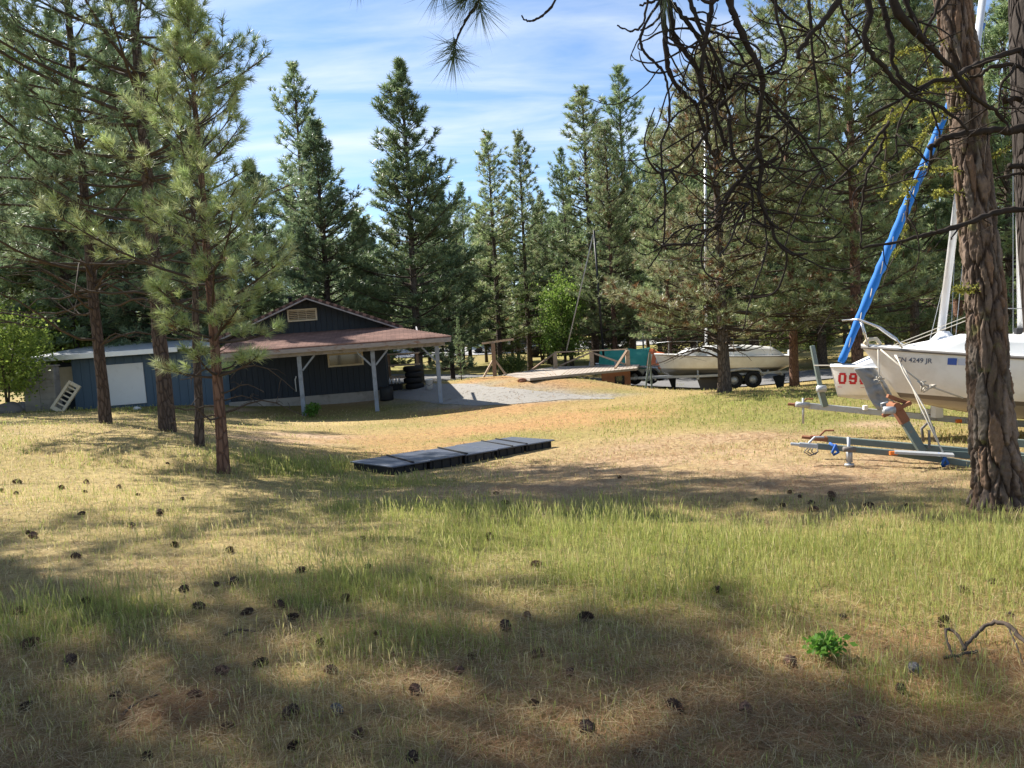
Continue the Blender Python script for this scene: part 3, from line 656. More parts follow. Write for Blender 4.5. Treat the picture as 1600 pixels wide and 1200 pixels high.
# block pillar, leaning frame and small things at the left
bp = hit(66, 643); bp = G(66, 27.0); pil = thing('block_pillar', 'grey concrete block pillar at the left end of the house wing', 'pillar', bp, R(6))
pb = MB()
for k in range(8):
    for j in range(2):
        off = -.53 + j * .53
        pb.mm((off + (0 if k % 2 else .0), -.22, -.25 + k * .225), (off + .52, .22, -.25 + k * .225 + .215))
    pb.mm((-.515, -.205, -.25 + k * .225 + .20), (.505, .205, -.25 + k * .225 + .235))
pb.build('blocks', M['concrete'], pil, bevel=.012)
MB().mm((-.56, -.25, 1.56), (.55, .25, 1.62)).build('cap', M['concrete'], pil, bevel=.01)
fp = G(84, 26.0); fr = thing('slatted_frame', 'off white slatted frame leaning against the concrete block pillar', 'frame', fp, 0, None, (R(-12), R(33), R(8)))
ff = MB()
for a, b in (((-.22, -.06, 0), (-.13, .06, 1.12)), ((.13, -.06, 0), (.22, .06, 1.12)), ((-.13, -.06, 0), (.13, .06, .13)), ((-.13, -.06, 1.0), (.13, .06, 1.12))): ff.mm(a, b)
ff.build('rim', M['cream'], fr, bevel=.01)
fs = MB()
for k in range(5): fs.mm((-.13, -.015, .25 + k * .16), (.13, .015, .30 + k * .16))
fs.build('slats', M['cream'], fr)
def rock(name, label, loc, r, material, seed, cat='rock'):
    bm = bmesh.new(); bmesh.ops.create_icosphere(bm, subdivisions=3, radius=1); rs = np.random.RandomState(seed)
    off = rs.uniform(0, 9, 3)
    for v in bm.verts:
        c = v.co; q = vnoise(np.array([c.x * 1.7 + off[0]]), np.array([c.y * 1.7 + c.z * 1.3 + off[1]]))[0]; v.co = c * (.7 + .5 * q)
    me = bpy.data.meshes.new(name); bm.to_mesh(me); bm.free(); me.materials.append(material); o = link(name, me); o.scale = (r, r * .8, r * .6); o.location = Vector(loc) + Vector((0, 0, r * .25)); tag(o, label, cat); return o
M['rock'] = painted('grey rock', (.24, .22, .21), (.13, .12, .11), 4, .95, bstr=.5)
M['whiterock'] = painted('white rock', (.7, .68, .64), (.5, .48, .45), 4, .9)
rock('rock', 'small white rock in the grass below the white wall panel', G(211, 26.5), .13, M['whiterock'], 3)
rock('rock', 'grey boulder at the left edge beside the block pillar', G(12, 26), .45, M['rock'], 4)
rock('rock', 'brown stone in the shade behind the boulder at the left edge', G(32, 28.5), .4, M['rock'], 5)
rock('rock', 'rust coloured stone on the orange dirt bank beside the gravel drive', hit(816, 598), .16, painted('rusty stone', (.36, .17, .10), (.24, .12, .08), 5, .9), 6)

# ------------------------------------------------------------------ things behind the porch
M['wood'] = painted('pale weathered lumber', (.50, .38, .27), (.36, .27, .19), 8, .85, dirt=(.24, .17, .12), dscale=4, stretch=(1, 1, 4))
M['oldwood'] = painted('brown weathered wood', (.30, .20, .13), (.20, .14, .10), 8, .9)
M['greywood'] = painted('silvery deck boards', (.39, .335, .28), (.29, .25, .21), 5, .9, dirt=(.22, .19, .16), dscale=3, stretch=(.4, 3, 1))
M['rubber'] = painted('black rubber', (.018, .018, .019), (.011, .011, .012), 10, .8)
lr = G(632, 33); rack = thing('lumber_rack', 'pale wooden rack with three shelves behind the porch corner', 'rack', lr, R(4))
for x in (-.62, .62):
    for y in (-.3, .3): MB().mm((x - .045, y - .045, -.2), (x + .045, y + .045, 1.42)).build('rack_post', M['oldwood'], rack)
for z in (.35, .88, 1.37): MB().mm((-.72, -.42, z), (.72, .42, z + .06)).build('shelf', M['wood'], rack, bevel=.006)
brd = MB()
for k in range(5): brd.mm((-.68, -.36 + k * .15, .415), (.66, -.24 + k * .15, .455))
brd.build('boards', M['wood'], rack)
ty = MB().lathe([(.21, .02), (.22, .005), (.33, .0), (.37, .035), (.385, .08), (.385, .14), (.37, .185), (.33, .22), (.22, .215), (.21, .2), (.21, .02)], 28).mesh('tyre', M['rubber'], True)
tp0 = G(647, 30.6); tl = ['bottom tyre of the black stack behind the right porch post', 'second tyre from the bottom of the black stack', 'second tyre from the top of the black stack', 'topmost tyre of the black stack behind the porch']
for k in range(4):
    o = link('tyre', ty); o.location = tp0 + Vector((.03 * (-1) ** k, .02 * k, -.01 + .235 * k)); tag(o, tl[k], 'tyre', 'stacked black tyres')
bk = thing('bucket', 'white plastic bucket standing beside the tyre stack', 'bucket', G(671, 29.6))
MB().lathe([(0, 0), (.125, 0), (.15, .36), (.16, .36), (.16, .39), (.145, .39), (.12, .02), (0, .02)], 24).build('pail', M['whitep'], bk, True)
MB().tube([(-.155, 0, .35), (-.13, -.08, .22), (0, -.16, .15), (.13, -.08, .22), (.155, 0, .35)], .006, 6).build('handle', M['blacksteel'], bk)
cr_ = thing('crate', 'low dark crate of pale items between the house corner and the tyres', 'crate', G(617, 31))
MB().mm((-.3, -.2, 0), (.3, .2, .26)).build('box', M['blacksteel'], cr_, bevel=.01)
for k in range(4): MB().lathe([(0, 0), (.045, 0), (.045, .16), (.015, .21), (.015, .25), (0, .25)], 10, (-.2 + k * .13, 0, .262)).build('bottle', M['whitep'], cr_, True)
BL = thing('barrel', 'dark low drum in the shade at the right corner of the house wall', 'drum', G(603, 28.5))
MB().lathe([(0, 0), (.24, 0), (.26, .05), (.25, .22), (.26, .28), (.25, .48), (.23, .5), (0, .5)], 20).build('drum_body', M['blacksteel'], BL, True)
MB().lathe([(.235, .0), (.255, .0), (.255, .02), (.235, .02)], 20, (0, 0, .485)).build('rim', M['blacksteel'], BL, True)

# black dock box lying on the ground
a = hit(545, 745); b = hit(868, 702); c = hit(612, 748)
ax_ = (Vector((b.x, b.y)) - Vector((c.x, c.y))); 
M['boxtop'] = painted('dusty black plastic lids, painted sheen', (.115, .13, .17), (.08, .092, .122), 3, .3, dirt=(.15, .155, .16), dscale=3, dlo=.5, dhi=.8, spec=.5)  # lid colour made paler than the sides to carry the bright sheen
M['boxside'] = painted('black plastic sides', (.016, .017, .02), (.010, .011, .012), 4, .6)
p0, p1 = G(612, 12.0, 748), G(866, 14.9, 705); wv = G(548, 12.75, 742) - p0; wv.z = 0
dx = p1 - p0; L = math.hypot(dx.x, dx.y); rzb = math.atan2(dx.y, dx.x)
dock = thing('dock_float', 'long low black dock float of linked panels lying in the grass', 'dock float', (p0.x, p0.y, (p0.z + p1.z) / 2), 0, None, (0, -math.asin((p1.z - p0.z) / L), rzb))
nrm = Vector((-math.sin(rzb), math.cos(rzb), 0)); W = max(.7, abs(nrm.dot(wv)))
for k in range(5):
    x0, x1 = L * k / 5, L * (k + 1) / 5 - .005; dz = (-.025, -.018, -.03, -.02, -.025)[k]
    sec = MB(); sec.mm((x0 + .03, .03, -.25), (x1 - .03, W - .03, .20 + dz))
    for q in range(4): xx = x0 + .1 + (x1 - x0 - .2) * q / 3; sec.mm((xx - .012, .01, -.2), (xx + .012, .035, .19 + dz))
    so_ = sec.build('float_section', M['boxside'], dock, bevel=.012)
    ld = MB(); ld.mm((x0, -.03, .205 + dz), (x1, W + .03, .235 + dz)); ld.build('lid', M['boxtop'], so_, bevel=.012)
for xx in (.55, 1.75, 2.9, 3.3, 4.3):
    if xx < L: MB().beam((xx - .12, -.035, .222), (xx + .22, W + .03, .222), .035, .016).build('strap', M['rubber'], dock)

# ------------------------------------------------------------------ ramp deck with railing, rail stand
dz0 = .10
def atz(px, py, z):
    d = ray(px, py); s = (z - CAM.z) / d.z; return CAM + d * s
q1, q2, q3, q4, q5 = P(828, 592, 27.3), P(995, 575, 30.2), P(1000, 568.5, 34), P(862, 570, 36), P(785, 584, 31)
dk = thing('ramp_deck', 'grey wooden ramp deck with an open railing beside the gravel drive', 'deck', ((q1.x + q2.x) / 2, (q1.y + q2.y) / 2, g1((q1.x + q2.x) / 2, (q1.y + q2.y) / 2)))
def D(v): return Vector(v) - dk.location
top = MB(); poly = [Vector((q.x, q.y, dz0)) - dk.location for q in (q1, q2, q3, q4, q5)]; top.prism(poly, (0, 0, -.09)); dbo = top.build('deck_boards', M['greywood'], dk)
gapm = MB(); 
for k in range(1, 26):
    f = k / 26; a_ = q5.lerp(q1, .0).lerp(q2, f) if False else q1.lerp(q2, f); b_ = q4.lerp(q3, f) if f > .25 else q5.lerp(q4, f * 4)
    a_ = Vector((a_.x, a_.y, dz0 + .002)); b_ = Vector((b_.x, b_.y, dz0 + .002)); gapm.beam(D(a_), D(b_), .018, .006)
gapm.build('board_gaps', M['oldwood'], dbo)
rails = [P(868, 571, 34.5), P(925, 569, 33.5), P(981, 569, 32.2)]
for q in rails: q.z = dz0
for q in rails: MB().mm(D((q.x - .09, q.y - .09, dz0)), D((q.x + .09, q.y + .09, dz0 + .68))).build('rail_post', M['wood'], dk, bevel=.01)
up = Vector((0, 0, .72))
MB().beam(D(rails[0] + up), D(rails[1] + up), .12, .05).build('handrail', M['wood'], dk); MB().beam(D(rails[1] + up), D(rails[2] + up), .12, .05).build('handrail', M['wood'], dk)
MB().beam(D(rails[0] + up * .95), D(rails[0] + Vector((-1.15, -.6, -.02))), .10, .06).build('rail_brace', M['oldwood'], dk)
MB().beam(D(rails[1] + up * .9), D(rails[0] + Vector((.2, 0, .1))), .08, .06).build('rail_brace', M['wood'], dk)
MB().beam(D(rails[1] + up * .9), D(rails[2] + Vector((-.1, 0, .08))), .08, .06).build('rail_brace', M['wood'], dk)
MB().beam(D(rails[2] + up * .95), D(rails[2] + Vector((-.75, -1.5, .02))), .10, .06).build('rail_brace', M['oldwood'], dk)
M['orangeply'] = painted('orange brown plywood', (.36, .155, .075), (.27, .11, .055), 3, .8, dirt=(.2, .09, .05), dscale=2)
w1 = atz(905, 580, 0.0); w2 = q2.copy(); w2 = Vector((q2.x - .25, q2.y + .12, 0)); w1 = Vector((q1.x * .35 + q2.x * .65, q1.y * .35 + q2.y * .65 + .12, 0))
MB().prism([D((w1.x, w1.y, .008)), D((w2.x, w2.y, .008)), D((w2.x, w2.y, -1.1)), D((w1.x, w1.y, -1.1))], (0, .08, 0)).build('orange_wall', M['orangeply'], dk)
wm = w1.lerp(w2, .45); wn = w1.lerp(w2, .78)
hatch = MB().prism([D((wm.x, wm.y - .02, -.16)), D((wn.x, wn.y - .02, -.16)), D((wn.x, wn.y - .02, -.5)), D((wm.x, wm.y - .02, -.5))], (0, -.02, 0)).build('hatch_window', M['glass'], dk)
sp_ = P(773, 583, 31); sp_.z = g1(sp_.x, sp_.y)
rsd = thing('rail_stand', 'wooden post with two slanting braces and a top rail left of the ramp deck', 'post', sp_)
MB().mm((-.08, -.08, -.3), (.08, .08, 1.35)).build('upright', M['oldwood'], rsd, bevel=.01)
for sx, sy in ((-.5, -.15), (.52, .1)): MB().beam((sx, sy, -.08), (0, 0, .72), .09, .07).build('brace', M['wood'], rsd)
MB().beam((-.45, 0, 1.36), (.85, .1, 1.46), .10, .08).build('top_rail', M['wood'], rsd)

# ------------------------------------------------------------------ boats
M['gel'] = painted('white gelcoat', (.80, .79, .76), (.72, .71, .68), 1.2, .28, spec=.5, bstr=.02, dirt=(.60, .57, .52), dscale=1.1, dlo=.55, dhi=.85)
M['rub'] = painted('grey brown rub rail', (.17, .15, .135), (.11, .10, .09), 6, .6)
M['alu'] = painted('brushed aluminium spar', (.74, .75, .77), (.62, .63, .65), 3, .35, .35)
M['steel'] = painted('stainless tube', (.62, .63, .64), (.5, .5, .52), 6, .25, .9)
M['galv'] = painted('galvanised trailer steel', (.46, .48, .50), (.33, .35, .37), 6, .5, .4, dirt=(.25, .22, .2), dscale=5, dlo=.55, dhi=.75)
M['greensteel'] = painted('grey green trailer paint', (.155, .19, .172), (.105, .135, .125), 5, .55, dirt=(.26, .17, .11), dscale=7, dlo=.6, dhi=.72)
M['rust'] = painted('rusty iron', (.30, .125, .06), (.17, .075, .045), 12, .9, bstr=.4)
M['bluesail'] = painted('blue sail cover', (.015, .16, .52), (.01, .115, .40), 3, .75, bstr=.3)
M['rope'] = painted('pale rope', (.52, .48, .41), (.38, .35, .30), 40, .9)
M['wire'] = painted('steel wire', (.42, .43, .44), (.32, .33, .34), 20, .4, .7)
M['greytarp'] = painted('grey tarp cloth', (.27, .29, .315), (.20, .215, .235), 4, .55, spec=.4, bstr=.2)
M['greentarp'] = painted('teal green tarp', (.03, .27, .20), (.02, .20, .15), 4, .6)
M['orangetarp'] = painted('orange tarp', (.66, .17, .055), (.52, .125, .04), 4, .6)
M['whitetarp'] = painted('white canvas cover', (.76, .76, .76), (.66, .66, .67), 3, .7)
M['redletter'] = painted('red lettering', (.52, .02, .03), (.46, .018, .026), 8, .5)
M['darkletter'] = painted('faded dark blue lettering', (.13, .15, .21), (.10, .12, .17), 8, .5)
M['bluestick'] = painted('blue registration sticker', (.06, .12, .42), (.05, .10, .34), 8, .5)
M['palestick'] = painted('pale grey sticker', (.55, .57, .66), (.48, .50, .58), 8, .5)
M['bluestrap'] = painted('blue strap', (.03, .12, .42), (.02, .09, .32), 12, .7)
M['amber'] = painted('amber marker light', (.75, .20, .04), (.6, .15, .03), 4, .3)
def hullmat(name, zw, zs, bottom, stripe):
    def f(t):
        c = t.nodes.new('ShaderNodeTexCoord'); sp = t.nodes.new('ShaderNodeSeparateXYZ'); t.links.new(c.outputs['Object'], sp.inputs[0])
        mr = t.nodes.new('ShaderNodeMapRange'); mr.inputs['From Min'].default_value = zw - 1; mr.inputs['From Max'].default_value = zw + 1; t.links.new(sp.outputs['Z'], mr.inputs[0])
        r = ramp(t, [(0, bottom), (.5 - zs / 2, stripe), (.5, (.79, .77, .73))], 'CONSTANT'); t.links.new(mr.outputs[0], r.inputs[0])
        v = ocoord(t); n = noise(t, v, 3, 8, .65); r2 = ramp(t, [(.3, (.80, .78, .74)), (.6, (1, 1, 1))]); t.links.new(n.outputs['Fac'], r2.inputs[0])
        cc = mixc(t, .8, r, r2, 'MULTIPLY'); return bsdf(t, cc, .3, spec=.45)
    return mat(name, f)
def mtx(loc, rot): 
    from mathutils import Euler
    return Matrix.LocRotScale(Vector(loc), Euler(rot), None)
class Boat:
    def __init__(s, name, label, bow, psi, pitch, L, B, fb, depth, rake, hm, sheer=.14, transom=.8, full=.55):
        gl = g1(bow.x, bow.y); s.h0 = bow.z - gl; off = mtx((0, 0, 0), (0, pitch, psi)) @ Vector((0, 0, s.h0)); bl = bow - off; s.L, s.B, s.fb, s.depth, s.rake, s.sh, s.tr = L, B, fb, depth, rake, sheer, transom
        s.t = thing(name, label, 'sailboat', bl, 0, None, (0, pitch, psi)); s.inv = mtx(bl, (0, pitch, psi)).inverted(); s.full = full
        nu, nw = 40, 16; V = []; F = []
        for i in range(nu + 1):
            u = (i / nu) ** 1.25
            for j in range(-nw, nw + 1):
                wv = abs(j) / nw; wv = 1 - (1 - wv) ** 1.15
                V.append(s.pt(u, wv, -1 if j < 0 else 1))
        n = 2 * nw + 1
        # order from port sheer (j=-nw ... reversed so w runs sheer->keel->sheer)
        V = []
        for i in range(nu + 1):
            u = (i / nu) ** 1.25
            for j in range(n):
                q = j / nw - 1; wv = 1 - abs(q); V.append(s.pt(u, wv ** .9, -1 if q < 0 else 1))
        F = [(i * n + j, i * n + j + 1, (i + 1) * n + j + 1, (i + 1) * n + j) for i in range(nu) for j in range(n - 1)]
        F.append(tuple(nu * n + j for j in range(n)))
        hb = MB().add(V, F); s.hull = hb.build('hull', hm, s.t, True); s.bvh = BVHTree.FromPolygons(hb.v, hb.f)
        dk_ = MB(); DV = []; 
        for i in range(nu + 1):
            u = (i / nu) ** 1.25; a = s.pt(u, 0, -1); b = s.pt(u, 0, 1); DV += [Vector(a) + Vector((0, .004, -.004)), (Vector(a) + Vector(b)) / 2 + Vector((0, 0, .03)), Vector(b) + Vector((0, -.004, -.004))]
        DF = [(i * 3 + j, i * 3 + j + 1, i * 3 + j + 4, i * 3 + j + 3) for i in range(nu) for j in range(2)]
        dk_.add(DV, DF).build('deck', M['gel'], s.t, True)
    def pt(s, u, wv, sg):
        b = s.B / 2 * (math.sin(math.pi / 2 * min(1, u / s.full)) ** .8 if u < s.full else 1 - (1 - s.tr) * ((u - s.full) / (1 - s.full)) ** 2)
        zs = s.h0 - s.sh * (1 - (1 - u) ** 2); zk = s.h0 - s.depth + (.25 * s.depth) * (1 - min(1, u / .4)) ** 2 + .45 * s.depth * max(0, (u - .6) / .4) ** 2
        z = zs - (zs - zk) * wv; y = b * max(0, 1 - wv ** 2.6) ** .62
        x = u * s.L + s.rake * wv * (1 - u) ** 5
        return (x, sg * y, z)
    def loc(s, wp): return s.inv @ Vector(wp)
    def rail(s, r=.022, material=None):
        for sg in (-1, 1): MB().tube([Vector(s.pt((i / 30) ** 1.2, .03, sg)) + Vector((0, sg * .008, 0)) for i in range(31)], r, 6).build('rub_rail', material or M['rub'], s.t, True)
    def cabin(s, prof, wf=.62, name='cabin', material=None):
        V, F = [], []
        for x, h in prof:
            u = x / s.L; a = Vector(s.pt(u, 0, 1)); hw = min(a.y * wf + .02, s.B * .36); z = a.z - .02
            for y, zz in ((-hw, 0), (-hw * .93, h * .72), (-hw * .80, h * .96), (0, h * 1.06), (hw * .80, h * .96), (hw * .93, h * .72), (hw, 0)): V.append((x, y, z + zz))
        k = 7; F = [(i * k + j, i * k + j + 1, (i + 1) * k + j + 1, (i + 1) * k + j) for i in range(len(prof) - 1) for j in range(k - 1)]
        F += [tuple(range(k)), tuple((len(prof) - 1) * k + j for j in range(k))]
        return MB().add(V, F).build(name, material or M['gel'], s.t, False, bevel=.02)
    def fin(s, x0, x1, z1, th=.08, name='keel', material=None):
        zt = s.h0 - s.depth * .95; return MB().prism([(x0, -th / 2, zt), (x1, -th / 2, zt + .1), (x1 - .1, -th / 2, z1), (x0 + .25, -th / 2, z1)], (0, th, 0)).build(name, material, s.t, bevel=.02)
    def letters(s, txt, name, x, z, size, material, bold=0., label=None, shear=0., sx=1.0):
        cu = bpy.data.curves.new('t', 'FONT'); cu.body = txt; cu.size = size; cu.offset = bold; cu.extrude = 0; cu.shear = shear; cu.resolution_u = 4
        o = bpy.data.objects.new('t', cu); COL.objects.link(o); dg = bpy.context.evaluated_depsgraph_get(); me = bpy.data.meshes.new_from_object(o.evaluated_get(dg))
        bpy.data.objects.remove(o); bpy.data.curves.remove(cu)
        bm = bmesh.new(); bm.from_mesh(me); bmesh.ops.triangulate(bm, faces=bm.faces); bmesh.ops.subdivide_edges(bm, edges=[e for e in bm.edges if e.calc_length() > size * .15], cuts=2)
        for v in bm.verts:
            px_, pz_ = x + v.co.x * sx, z + v.co.y; h = s.bvh.ray_cast(Vector((px_, -4, pz_)), Vector((0, 1, 0)))[0]
            v.co = Vector((px_, (h.y if h else 0) - .006, pz_))
        bm.to_mesh(me); bm.free(); me.materials.clear(); me.materials.append(material); me.name = name; return link(name, me, s.t, label)
    def patch(s, x0, x1, z0, z1, material, name):
        q = []
        for x, z in ((x0, z0), (x1, z0), (x1, z1), (x0, z1)):
            h = s.bvh.ray_cast(Vector((x, -4, z)), Vector((0, 1, 0)))[0]; q.append(Vector((x, (h.y if h else 0) - .009, z)))
        return MB().prism(q, (0, .004, 0)).build(name, material, s.t)

# --- the near boat
bw = P(1345, 540, 11.0); nb = Boat('sailboat', 'white sailboat with a bow pulpit and blue registration stickers behind the rough barked trunk', bw, R(-22), R(4), 6.8, 2.4, .6, .98, .55, hullmat('near hull paint', 0, 0, (0, 0, 0), (0, 0, 0)))
zw = nb.h0 - .66
nb.hull.data.materials[0] = hullmat('white hull over tan bottom paint', zw, .07, (.33, .29, .23), (.15, .125, .10))
nb.rail()
nb.cabin([(.62, .02), (.95, .13), (1.25, .24), (1.95, .27), (2.05, .44), (2.3, .47), (4.4, .42), (4.5, .05)])
nb.fin(2.3, 4.2, -.15 + .3, .12, 'keel', M['rub'])
for sg in (1, -1):
    MB().tube([(-.26, 0, nb.h0 + .36), (-.05, sg * .16, nb.h0 + .38), (.22, sg * .32, nb.h0 + .27), (.42, sg * .40, nb.h0 + .12), (.50 + .12 * (sg > 0), sg * .42, nb.h0 - .01)], .014, 8).build('pulpit_rail', M['steel'], nb.t, True)
    MB().tube([(-.02, sg * .17, nb.h0 + .38), (.10, sg * .10, nb.h0 - .01)], .012, 8).build('pulpit_leg', M['steel'], nb.t, True)
MB().tube([(.05, -.05, nb.h0 + .03), (.09, 0, nb.h0 + .09), (.2, .0, nb.h0 + .10), (.25, .05, nb.h0 + .03)], .03, 8).build('bow_cleat', M['cream'], nb.t, True)
nb.letters('CN 4249 JR', 'registration_lettering', .44, nb.h0 - .205, .09, M['darkletter'], .0015, sx=.95)
nb.patch(1.03, 1.13, nb.h0 - .215, nb.h0 - .125, M['bluestick'], 'registration_sticker'); nb.patch(1.145, 1.24, nb.h0 - .215, nb.h0 - .13, M['palestick'], 'expiry_sticker')
def on_cabin(x, z, r, nm, mt, lx=1.0):
    o = [c for c in nb.t.children if c.name.startswith('cabin')][0]; bv = BVHTree.FromPolygons([v.co for v in o.data.vertices], [p.vertices[:] for p in o.data.polygons])
    h = bv.ray_cast(Vector((x, -4, z)), Vector((0, 1, 0)))[0]; y = h.y if h else -.5
    b = MB(); pr_ = [(x + lx * r * math.cos(a), y - .012, z + r * math.sin(a)) for a in np.linspace(0, 6.283, 20, False)]; b.prism(pr_, (0, .03, 0)); return b.build(nm, mt, nb.t)
on_cabin(1.47, nb.h0 + .035, .055, 'porthole_frame', M['steel'], 2.0); on_cabin(1.47, nb.h0 + .035, .042, 'porthole', M['glass'], 2.1).location = (0, -.008, 0)
on_cabin(2.35, nb.h0 + .10, .035, 'deck_vent', M['blacksteel'])
m0, m1_ = nb.loc(P(1597, 516, 10.25)), nb.loc(P(1588, -90, 10.3))
MB().tube([m0, m1_], .055, 12).build('mast', M['alu'], nb.t, True); 
MB().box(m0 + Vector((0, 0, -.02)), (.16, .16, .1)).build('mast_step', M['blacksteel'], nb.t, bevel=.01)
for i, (pa, pb) in enumerate([((1583, 560, 10.0), (1583, -60, 10.2)), ((1392, 541, 10.75), (1530, 487, 10.35)), ((1400, 543, 10.7), (1520, 497, 10.2)), ((1600, 482, 10.0), (1540, 482, 10.1))]):
    MB().tube([nb.loc(P(*pa)), nb.loc(P(*pb))], .006 if i != 0 else .004, 5).build('rigging_line', M['wire'] if i in (0, 3) else M['rope'], nb.t)
# mooring lines of the near boat
for k, pts in enumerate([[(1372, 546, 10.55), (1373, 580, 10.5), (1374, 590, 10.48)], [(1376, 546, 10.6), (1410, 575, 10.3), (1442, 600, 10.15), (1505, 622, 10.05)], [(1398, 555, 10.5), (1415, 580, 10.2), (1440, 640, 9.9), (1474, 708, 9.45)], [(1400, 555, 10.45), (1412, 582, 10.2), (1446, 640, 9.85), (1466, 690, 9.55)]]):
    MB().tube([nb.loc(P(*q)) for q in pts], .011, 6).build('bow_rope', M['rope'], nb.t, True)
kn = MB()
rs = np.random.RandomState(3)
for c0 in ((1374, 592, 10.46), (1443, 601, 10.12), (1452, 605, 10.1)):
    c = nb.loc(P(*c0)); kn.tube([c + Vector(rs.normal(0, .035, 3)) for _ in range(9)], .012, 6)
kn.build('rope_knots', M['rope'], nb.t, True)

# --- the boat with bow number
b9 = Boat('sailboat', 'white sailboat with red bow number 096 and a blue furled sail on its forestay', P(1297, 571, 13.0), R(-12), R(1.5), 6.4, 2.3, .5, .72, .12, hullmat('white hull', -5, .0, (.79, .77, .73), (.79, .77, .73)), .08)
b9.hull.data.materials[0] = hullmat('white hull with pale bottom', b9.h0 - .50, .02, (.60, .58, .52), (.60, .58, .54))
b9.rail(.012, M['gel']); b9.cabin([(.34, .02), (.9, .28), (1.6, .42), (3.0, .40), (4.2, .2)], .8, 'cockpit_cover', M['whitetarp'])
def block_digits(bt, txt, x, z, wd, ht, gap, st, material, name):
    """squared numerals laid on the hull as a few thin bars, ends butted"""
    mbx = MB()
    def bar(x0, x1, z0, z1):
        q = []
        for xx, zz in ((x0, z0), (x1, z0), (x1, z1), (x0, z1)):
            h = bt.bvh.ray_cast(Vector((xx, -4, zz)), Vector((0, 1, 0)))[0]; q.append(Vector((xx, (h.y if h else 0) - .010, zz)))
        mbx.prism(q, (0, .003, 0))
    for c in txt:
        c0 = st * .35
        bar(x + c0, x + wd - c0, z, z + st); bar(x + c0, x + wd - c0, z + ht - st, z + ht)
        hm = z + ht / 2
        if c == '0': bar(x, x + st, z + st, z + ht - st); bar(x + wd - st, x + wd, z + st, z + ht - st)
        else:
            bar(x + st, x + wd - st, hm - st / 2, hm + st / 2)
            if c == '9': bar(x + wd - st, x + wd, z + st, z + ht - st); bar(x, x + st, hm - st / 2, z + ht - st); bar(x, x + st, z + st, z + st * 1.6)
            else: bar(x, x + st, z + st, z + ht - st); bar(x + wd - st, x + wd, z + st, hm + st / 2); bar(x + wd - st, x + wd, z + ht - st * 1.6, z + ht - st)
        x += wd + gap
    mbx.build(name, material, bt.t)
block_digits(b9, '096', .115, b9.h0 - .315, .112, .19, .036, .036, M['redletter'], 'bow_number')
b9.patch(.115, .58, b9.h0 - .372, b9.h0 - .366, M['redletter'], 'bow_stripe')
sl0, sl1 = b9.loc(P(1314, 566, 12.95)), b9.loc(P(1536, 38, 13.1))
pts = [sl0.lerp(sl1, k / 60) for k in range(61)]; rs = np.random.RandomState(8)
rad = [.74 * (.062 + .045 * math.sin(math.pi * min(1, k / 60 * 1.15 + .05)) ** .8) * (1 + .07 * math.sin(k * 1.9) + rs.uniform(-.10, .10)) for k in range(61)]
MB().tube([p + Vector((0, rs.uniform(-.008, .008), rs.uniform(-.008, .008))) for p in pts], rad, 12).build('furled_sail', M['bluesail'], b9.t, True)
sw_ = MB(); sw_.tube([sl0.lerp(sl1, k / 200) + Vector((math.cos(k * .42) * .0, math.sin(k * .42), math.cos(k * .42) * .8)) * (np.interp(k / 200 * 60, range(61), rad) + .008) for k in range(4, 196)], .008, 4); sw_.build('sail_lashing', M['rope'], b9.t)
ms0, ms1 = b9.loc(P(1469, 530, 12.55)), b9.loc(P(1549, -110, 13.2))
MB().tube([ms0, ms1], [.062, .055], 14).build('mast', M['alu'], b9.t, True)
mcv = MB(); mcv.lathe([(.30, -.25), (.24, -.05), (.10, .10), (.085, .13)], 14, ms0 + Vector((.05, 0, .0))); mcv.build('mast_boot', M['whitetarp'], b9.t)
for pa, pb in [((1452, 535, 12.6), (1478, 430, 12.8)), ((1492, 540, 12.5), (1540, 30, 13.0)), ((1485, 545, 12.5), (1496, 300, 12.8))]:
    MB().tube([b9.loc(P(*pa)), b9.loc(P(*pb))], .005, 5).build('shroud', M['wire'], b9.t)

# --- grey cloth hung from the near bow
gt = P(1362, 600, 11.15); tc_ = thing('tarp_cover', 'crumpled grey tarp hanging between the two bows', 'tarp', (gt.x, gt.y, g1(gt.x, gt.y)))
prof = [((1334, 576), (1366, 574)), ((1342, 588), (1377, 588)), ((1350, 602), (1386, 602)), ((1356, 618), (1394, 618)), ((1364, 632), (1398, 634)), ((1372, 641), (1398, 642))]
V = []; rs = np.random.RandomState(12); nn_ = 14; RW = 26
for r in range(RW):
    f = r / (RW - 1) * (len(prof) - 1); i = min(len(prof) - 2, int(f)); a = f - i
    l = P(*[prof[i][0][k] * (1 - a) + prof[i + 1][0][k] * a for k in (0, 1)], 11.05); q = P(*[prof[i][1][k] * (1 - a) + prof[i + 1][1][k] * a for k in (0, 1)], 11.0)
    for sgn in (-1, 1):
        for j in range(nn_):
            s_ = j / (nn_ - 1) if sgn < 0 else 1 - j / (nn_ - 1); p = l.lerp(q, s_); th = .07 * math.sin(math.pi * s_) + .004
            cr1 = .085 * (fbm(np.array([r * .40 + s_ * 3]), np.array([s_ * 4 - r * .25]), 5, 3)[0] - .5) * 2 * (math.sin(math.pi * s_) + .1)
            V.append(p + Vector((0, sgn * th + cr1, 0)) - tc_.location)
n = 2 * nn_; F = [(r * n + j, r * n + (j + 1) % n, (r + 1) * n + (j + 1) % n, (r + 1) * n + j) for r in range(RW - 1) for j in range(n)] + [tuple(range(n)), tuple((RW - 1) * n + j for j in range(n))]
MB().add(V, F).build('cloth', M['greytarp'], tc_, True)
MB().tube([P(1374, 590, 10.46) - tc_.location, P(1380, 605, 10.85) - tc_.location, P(1393, 630, 10.86) - tc_.location], .012, 6).build('tie_rope', M['rope'], tc_, True)

